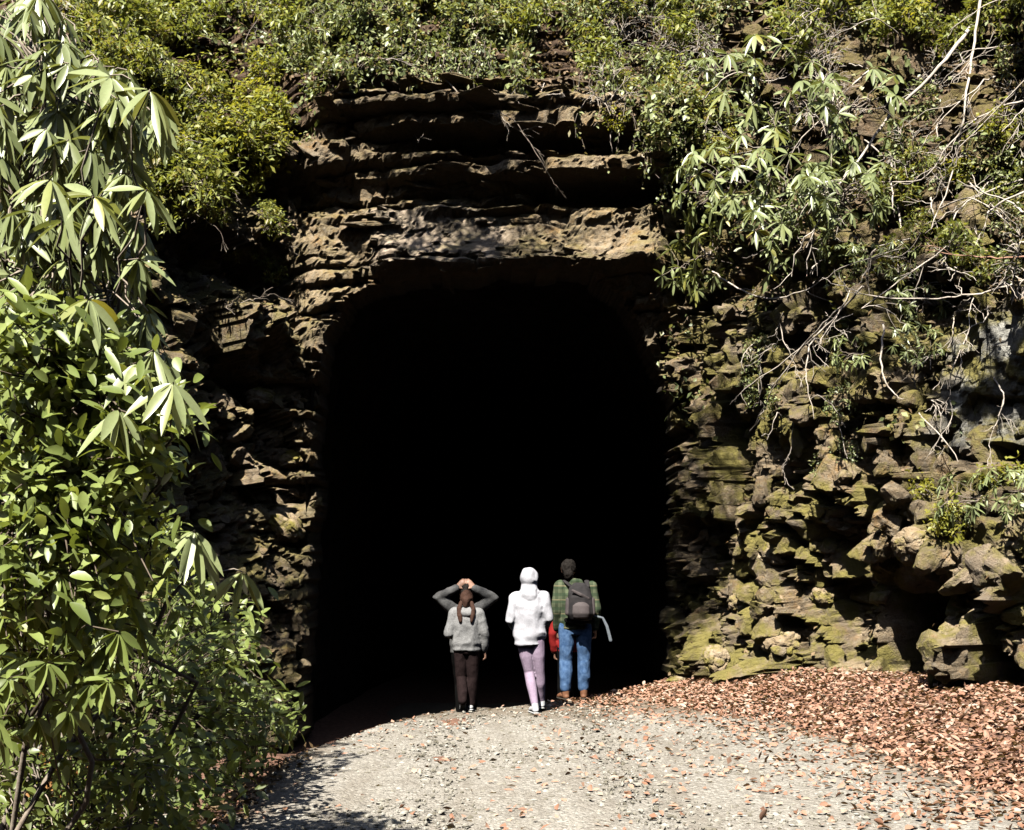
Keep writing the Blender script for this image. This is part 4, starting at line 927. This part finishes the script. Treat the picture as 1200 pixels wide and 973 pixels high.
def person_base(label, loc, H, P):
    """P: joints in metres for a height of 1.7; the body is one mesh"""
    k_ = H / 1.7; root = empty('person', loc); tag(root, label, 'person'); root.scale = (k_, k_, k_)
    a = []; hx, hy, hz = P['head']
    ball(a, (hx, hy, hz), (.076, .094, .112)); cap(a, [(hx * .4, 0, 1.36), (hx, hy - .01, hz - .07)], [.055, .05])
    cap(a, [(hx, hy + .085, hz), (hx, hy + .108, hz - .025)], [.011, .015])                       # nose
    for sx_ in (-1, 1):
        cap(a, [(hx + sx_ * .076, hy - .005, hz - .03), (hx + sx_ * .083, hy - .012, hz + .02)], [.012, .017], .5, (1, 0, 0))   # ears
        cap(a, [(hx + sx_ * .018, hy + .09, hz + .018), (hx + sx_ * .046, hy + .078, hz + .018)], [.009, .009])                 # brows
    cap(a, [(hx - .022, hy + .088, hz - .06), (hx + .022, hy + .088, hz - .06)], [.009, .009])     # mouth
    trunk(a, [(0, 0, .80, .10, .08), (0, 0, .92, .145, .10), (0, 0, 1.08, .12, .085), (0, 0, 1.25, .145, .095), (0, 0, 1.36, .14, .075), (0, 0, 1.40, .08, .06)])
    for q_ in ('L', 'R'):
        sh, el, wr_ = P['arm' + q_]; cap(a, [sh, el, wr_], [.045, .038, .026])
        d = unit(np.array(wr_) - np.array(el)); sx_ = -1 if q_ == 'L' else 1
        hd = np.array(P.get('hand' + q_, d)); hand(a, wr_, hd, P.get('inw' + q_, (-sx_, 0, 0)), P.get('thumb' + q_, (0, 1, 0)), P.get('curl', .5))
        hp, kn, an = P['leg' + q_]; cap(a, [hp, kn, an], [.075, .05, .036]); 
    fuse('body', a, SKIN, root, .0075, 2)
    return root
def top(root, P, mat, name, hem, wid=1., sleeve=1., sides=True, seed=1, cuff=None, extra=None, wr=.009):
    a = []
    trunk(a, [(0, 0, hem, .178 * wid, .128 * wid), (0, 0, hem + .05, .172 * wid, .124 * wid), (0, 0, hem + .10, .186 * wid, .136 * wid), (0, 0, 1.10, .178 * wid, .130 * wid), (0, 0, 1.27, .185 * wid, .128 * wid), (0, 0, 1.37, .165 * wid, .105), (0, -.005, 1.43, .085, .075)])
    for q_ in ('L', 'R'):
        sh, el, wr_ = [np.array(v, float) for v in P['arm' + q_]]
        cap(a, [sh, el, el + (wr_ - el) * (cuff or .93)], np.array([.078, .064, .047]) * sleeve)
    if extra: extra(a)
    return fuse(name, a, mat, root, .011, 5, wr, (8, 8, 6), seed)
def legs(root, P, mat, name, r=(.098, .066, .05), end=1., seed=3, wr=.006):
    a = []; trunk(a, [(0, 0, .80, .12, .10), (0, 0, .90, .158, .122), (0, 0, 1.0, .15, .115)])
    for q_ in ('L', 'R'):
        hp, kn, an = [np.array(v, float) for v in P['leg' + q_]]
        cap(a, [hp, (hp + kn) / 2 + [0, -.01, 0], kn, kn + (an - kn) * .35 + [0, -.012, 0], kn + (an - kn) * end], [r[0], r[0] * .86, r[1], r[1] * .98, r[2]])
    return fuse(name, a, mat, root, .009, 4, wr, (10, 10, 7), seed)
def shoes(root, P, mat, solemat, boot=False, sc=1.):
    for q_ in ('L', 'R'):
        hp, kn, an = [np.array(v, float) for v in P['leg' + q_]]; p = P.get('pitch' + q_, 0.); yaw = P.get('yaw' + q_, 0.)
        def T(x, y, z):
            y, z = y, z - .0; y0 = .14
            yy, zz = (y - y0) * math.cos(p) + z * math.sin(p) + y0, -(y - y0) * math.sin(p) + z * math.cos(p)      # heel lifts about the ball of the foot
            return np.array([an[0] + x * math.cos(yaw) + yy * math.sin(yaw), an[1] + yy * math.cos(yaw) - x * math.sin(yaw), zz + P.get('lift' + q_, 0)])
        a = []; cap(a, [T(0, -.035, .045), T(0, .05, .055), T(0, .13, .04), T(0, .185, .032)], np.array([.038, .042, .046, .034]) * sc, .85, (0, 0, 1))
        top_ = T(0, -.01, .08); cap(a, [T(0, -.02, .05), top_ + (kn - top_) * (.24 if boot else .06)], [.042, .05 if boot else .042])
        sh = fuse('boot' if boot else 'shoe', a, mat, root, .008, 3)
        b = []; cap(b, [T(0, -.045, .014), T(0, .05, .012), T(0, .135, .012), T(0, .195, .014)], np.array([.043, .041, .05, .036]) * sc, .32, (0, 0, 1)); fuse('sole', b, solemat, sh, .007, 2)
WHITE = cloth('white_fleece', (.33, .33, .36), (.42, .42, .455)); GREYF = cloth('light_grey_fleece', (.12, .12, .12), (.23, .23, .23)); LILAC = cloth('pale_lilac_cotton', (.24, .18, .25), (.31, .245, .32))
DARKP = cloth('dark_brown_cotton', (.012, .008, .008), (.022, .014, .014)); JEANS = cloth('blue_denim', (.025, .06, .14), (.085, .15, .27), 22); BROWNL = cloth('brown_leather', (.12, .055, .03), (.19, .09, .05), 20, .6)
RUBBER = cloth('pale_rubber', (.3, .3, .3), (.4, .4, .4)); DARKR = cloth('dark_rubber', (.03, .025, .02), (.06, .05, .04)); REDJ = cloth('red_nylon', (.17, .012, .012), (.24, .02, .018), 20, .5)
SHOEG = cloth('grey_canvas', (.30, .30, .31), (.46, .46, .47)); HAIRB = cloth('red_brown_hair', (.028, .014, .010), (.06, .03, .02), 90, .8); HAIRD = cloth('dark_hair', (.008, .007, .006), (.022, .019, .017), 90, .8)
BLACKN = cloth('black_nylon', (.002, .002, .002), (.005, .005, .005)); PACK = cloth('dark_grey_nylon', (.018, .017, .018), (.036, .033, .034), 12, .7); PACKL = cloth('dusky_grey_nylon', (.05, .042, .042), (.08, .067, .067), 12, .7); PALEG = cloth('pale_blue_grey_webbing', (.10, .115, .13), (.16, .18, .20))
def mat_plaid():
    m, nt, b, o = mat_new('green_plaid_flannel'); v = objvec(nt); sp = N(nt, 'ShaderNodeSeparateXYZ'); nt.links.new(v, sp.inputs[0])
    def st(sock, f, w): return mth(nt, 'GREATER_THAN', mth(nt, 'SINE', mth(nt, 'MULTIPLY', sock, f)), w)
    ax_ = st(sp.outputs[0], 75., .1); az = st(sp.outputs[2], 75., .1)
    c = mixc(nt, mth(nt, 'MULTIPLY', ax_, .6), (.085, .10, .06), (.022, .032, .018)); c = mixc(nt, mth(nt, 'MULTIPLY', az, .6), c, (.025, .045, .025))
    c = mixc(nt, mth(nt, 'MULTIPLY', st(sp.outputs[2], 37.5, .97), .6), c, (.20, .17, .10)); nt.links.new(c, b.inputs['Base Color']); b.inputs['Roughness'].default_value = .95
    b.inputs['Specular IOR Level'].default_value = .1; return m
PLAID = mat_plaid()
def gl(x, y): return float(gz(x, y)) + .028

# woman in the white hoodie
P = dict(head=(0, .02, 1.575), armL=((-.155, 0, 1.36), (-.225, -.03, 1.09), (-.12, .17, .97)), armR=((.155, 0, 1.36), (.220, -.03, 1.10), (.15, .15, .98)),
         legL=((-.07, 0, .86), (0, .03, .47), (.065, -.14, .09)), legR=((.085, 0, .86), (.125, .04, .47), (.15, .16, .10)), pitchR=.12, yawL=-.25, yawR=.1)
w = person_base('person in white hoodie with raised hood and pale lilac leggings', (.20, 13.76, gl(.20, 13.76)), 1.66, P)
def hood(a): ball(a, (0, -.005, 1.585), (.100, .118, .137)); cap(a, [(0, -.03, 1.38), (0, -.02, 1.50)], [.11, .09]); cap(a, [(-.09, -.05, 1.42), (0, -.085, 1.405), (.09, -.05, 1.42)], [.03, .036, .03])
top(w, P, WHITE, 'hoodie', .80, 1.06, 1.05, seed=1, extra=hood, wr=.015)
legs(w, P, LILAC, 'leggings', (.094, .06, .043), .92, 4, .003); shoes(w, P, SHOEG, RUBBER, sc=.95)
a = []; cap(a, [(.185, .045, 1.045), (.19, .035, 1.06)], [.058, .058]); fuse('watch', a, BLACKN, w, .008, 1)
# man with backpack
P = dict(head=(-.085, .03, 1.575), armL=((-.185, 0, 1.37), (-.225, -.02, 1.08), (-.215, .06, .85)), armR=((.185, 0, 1.37), (.25, -.02, 1.10), (.245, .05, .86)),
         legL=((-.10, 0, .88), (-.115, .03, .48), (-.125, 0, .09)), legR=((.095, 0, .88), (.105, .04, .48), (.105, .05, .09)), yawL=-.35, yawR=.15, curl=.6)
mx_, my_ = .80, 15.05
m_ = person_base('person in a green plaid jacket and blue jeans, wearing a dark grey backpack', (mx_, my_, gl(mx_, my_)), 1.77, P)
def collar(a): cap(a, [(-.06, -.03, 1.42), (-.02, -.065, 1.44), (.05, -.045, 1.43)], [.032, .034, .032])
top(m_, P, PLAID, 'jacket', .86, 1.04, 1.0, seed=2, cuff=.9, extra=collar)
legs(m_, P, JEANS, 'jeans', (.104, .078, .066), .86, 6, .008); shoes(m_, P, BROWNL, DARKR, True)
a = []; ball(a, (-.085, .015, 1.60), (.086, .102, .105)); cap(a, [(-.085, -.05, 1.53), (-.085, -.045, 1.50)], [.06, .05]); fuse('hair', a, HAIRD, m_, .008, 2, .010, (34, 34, 18))
bp = empty('backpack', (mx_, my_, gl(mx_, my_))); k_ = 1.77 / 1.7; bp.scale = (k_,) * 3
tag(bp, 'dark grey backpack on the back of the person in green plaid', 'backpack')
a = []; trunk(a, [(.045, -.20, .98, .135, .07), (.045, -.215, 1.05, .155, .09), (.045, -.21, 1.25, .15, .088), (.04, -.18, 1.36, .125, .068), (.035, -.16, 1.41, .07, .04)]); fuse('main_bag', a, PACK, bp, .01, 3, .006, seed=4)
a = []; trunk(a, [(.05, -.295, 1.01, .09, .03), (.05, -.31, 1.06, .105, .035), (.05, -.30, 1.15, .10, .03), (.05, -.295, 1.18, .07, .02)]); fuse('front_pocket', a, PACKL, bp, .008, 3, .004)
a = []; cap(a, [(-.05, -.292, 1.33), (.05, -.304, 1.28), (.14, -.27, 1.235)], [.018, .022, .018], .4, (0, 1, 0)); fuse('compression_strap', a, PACKL, bp, .006, 2)
for sx_ in (-1, 1):
    a = []; cap(a, [(.035 + sx_ * .10, -.15, 1.38), (sx_ * .135, -.02, 1.445), (sx_ * .14, .10, 1.36), (sx_ * .14, .14, 1.2), (.03 + sx_ * .155, .02, 1.05), (.045 + sx_ * .13, -.14, 1.0)], [.03, .034, .032, .028, .018, .014], .35, (0, 0, 1)); fuse('shoulder_strap', a, PACK, bp, .008, 2)
    a = []; cap(a, [(.045 + sx_ * .148, -.215, 1.06), (.045 + sx_ * .145, -.21, 1.22)], [.035, .03]); fuse('side_pocket', a, PACKL, bp, .008, 2)
a = []; cap(a, [(-.12, -.15, .975), (.05, -.24, .955), (.2, -.15, .975)], [.03, .035, .03], .45, (0, 1, 0)); fuse('hip_belt', a, BLACKN, bp, .008, 2)
a = []; cap(a, [(.20, -.12, 1.03), (.32, -.13, 1.0), (.37, -.13, .90), (.415, -.12, .73)], [.012, .016, .02, .022], .35, (0, 1, 0)); o_ = fuse('loose_strap', a, PALEG, bp, .006, 2); tag(o_, 'pale blue-grey strap hanging loose on the right')
# girl with pigtails
P = dict(head=(.0, .03, 1.535), armL=((-.155, 0, 1.345), (-.235, -.03, 1.07), (-.12, .17, 1.02)), armR=((.155, 0, 1.345), (.235, -.01, 1.08), (.255, .06, .83)),
         legL=((-.08, 0, .86), (-.075, .04, .47), (-.045, -.10, .15)), legR=((.08, 0, .86), (.085, .05, .47), (.055, .08, .09)), pitchL=.55, liftL=.01, yawL=-.05)
g = person_base('smaller person with two pigtails, light grey hoodie and dark trousers', (-.53, 13.9, gl(-.53, 13.9)), 1.43, P)
def hoodback(a): cap(a, [(-.085, -.06, 1.40), (-.04, -.11, 1.36), (.04, -.11, 1.36), (.085, -.06, 1.40)], [.04, .05, .05, .04])
top(g, P, GREYF, 'hoodie', .84, 1.1, 1.12, seed=5, extra=hoodback, wr=.014)
legs(g, P, DARKP, 'trousers', (.098, .075, .064), .97, 7, .007); shoes(g, P, cloth('white_canvas', (.32, .32, .32), (.42, .42, .42)), RUBBER)
a = []; ball(a, (0, .015, 1.56), (.09, .108, .115)); cap(a, [(0, -.06, 1.53), (0, -.055, 1.47)], [.06, .05]); hr = fuse('hair', a, HAIRB, g, .008, 2, .006, (20, 20, 14))
for sx_ in (-1, 1):
    a = []; cap(a, [(sx_ * .07, -.055, 1.50), (sx_ * .095, -.10, 1.42), (sx_ * .085, -.135, 1.32), (sx_ * .075, -.15, 1.25)], [.026, .032, .034, .022]); fuse('pigtail', a, HAIRB, hr, .007, 2, .006, (25, 25, 12))
# person with both hands on the head
P = dict(head=(0, .02, 1.58), armL=((-.16, 0, 1.39), (-.33, -.03, 1.50), (-.10, -.06, 1.62)), armR=((.16, 0, 1.39), (.33, -.03, 1.50), (.10, -.06, 1.62)), inwL=(.3, 1, -.2), inwR=(-.3, 1, -.2), handL=(.6, .1, .6), handR=(-.6, .1, .6), thumbL=(0, 0, -1), thumbR=(0, 0, -1),
         legL=((-.075, 0, .88), (-.055, .03, .48), (-.05, 0, .09)), legR=((.075, 0, .88), (.06, .03, .48), (.06, .1, .09)), curl=.25)
p_ = person_base('person in grey jumper with both hands on the head, ahead of the pigtails', (-.56, 14.45, gl(-.56, 14.45)), 1.76, P)
top(p_, P, cloth('dark_grey_wool', (.05, .05, .05), (.10, .10, .10)), 'jumper', .86, 1., .95, seed=8); legs(p_, P, BLACKN, 'trousers', (.1, .075, .062), .97, 9); shoes(p_, P, BLACKN, DARKR)
a = []; ball(a, (0, .012, 1.605), (.084, .10, .105)); cap(a, [(0, -.07, 1.56), (0, -.06, 1.50)], [.05, .045]); fuse('hair', a, HAIRD, p_, .008, 2, .010, (34, 34, 18))
# person in the red jacket, mostly hidden behind the man
P = dict(head=(.05, .02, 1.56), armL=((-.18, 0, 1.36), (-.24, -.02, 1.08), (-.22, .05, .84)), armR=((.18, 0, 1.36), (.22, .02, 1.08), (.12, .17, .95)),
         legL=((-.09, 0, .88), (-.10, .03, .48), (-.11, 0, .09)), legR=((.09, 0, .88), (.10, .03, .48), (.11, .1, .09)))
r_ = person_base('person in a red jacket, mostly hidden behind the person in green plaid', (.76, 15.5, gl(.76, 15.5)), 1.62, P)
top(r_, P, REDJ, 'jacket', .84, 1.02, 1., seed=10); legs(r_, P, BLACKN, 'trousers', (.1, .075, .062), .97, 11); shoes(r_, P, BLACKN, DARKR)
a = []; ball(a, (.05, .012, 1.585), (.084, .10, .105)); fuse('hair', a, HAIRD, r_, .008, 2, .010, (34, 34, 18))
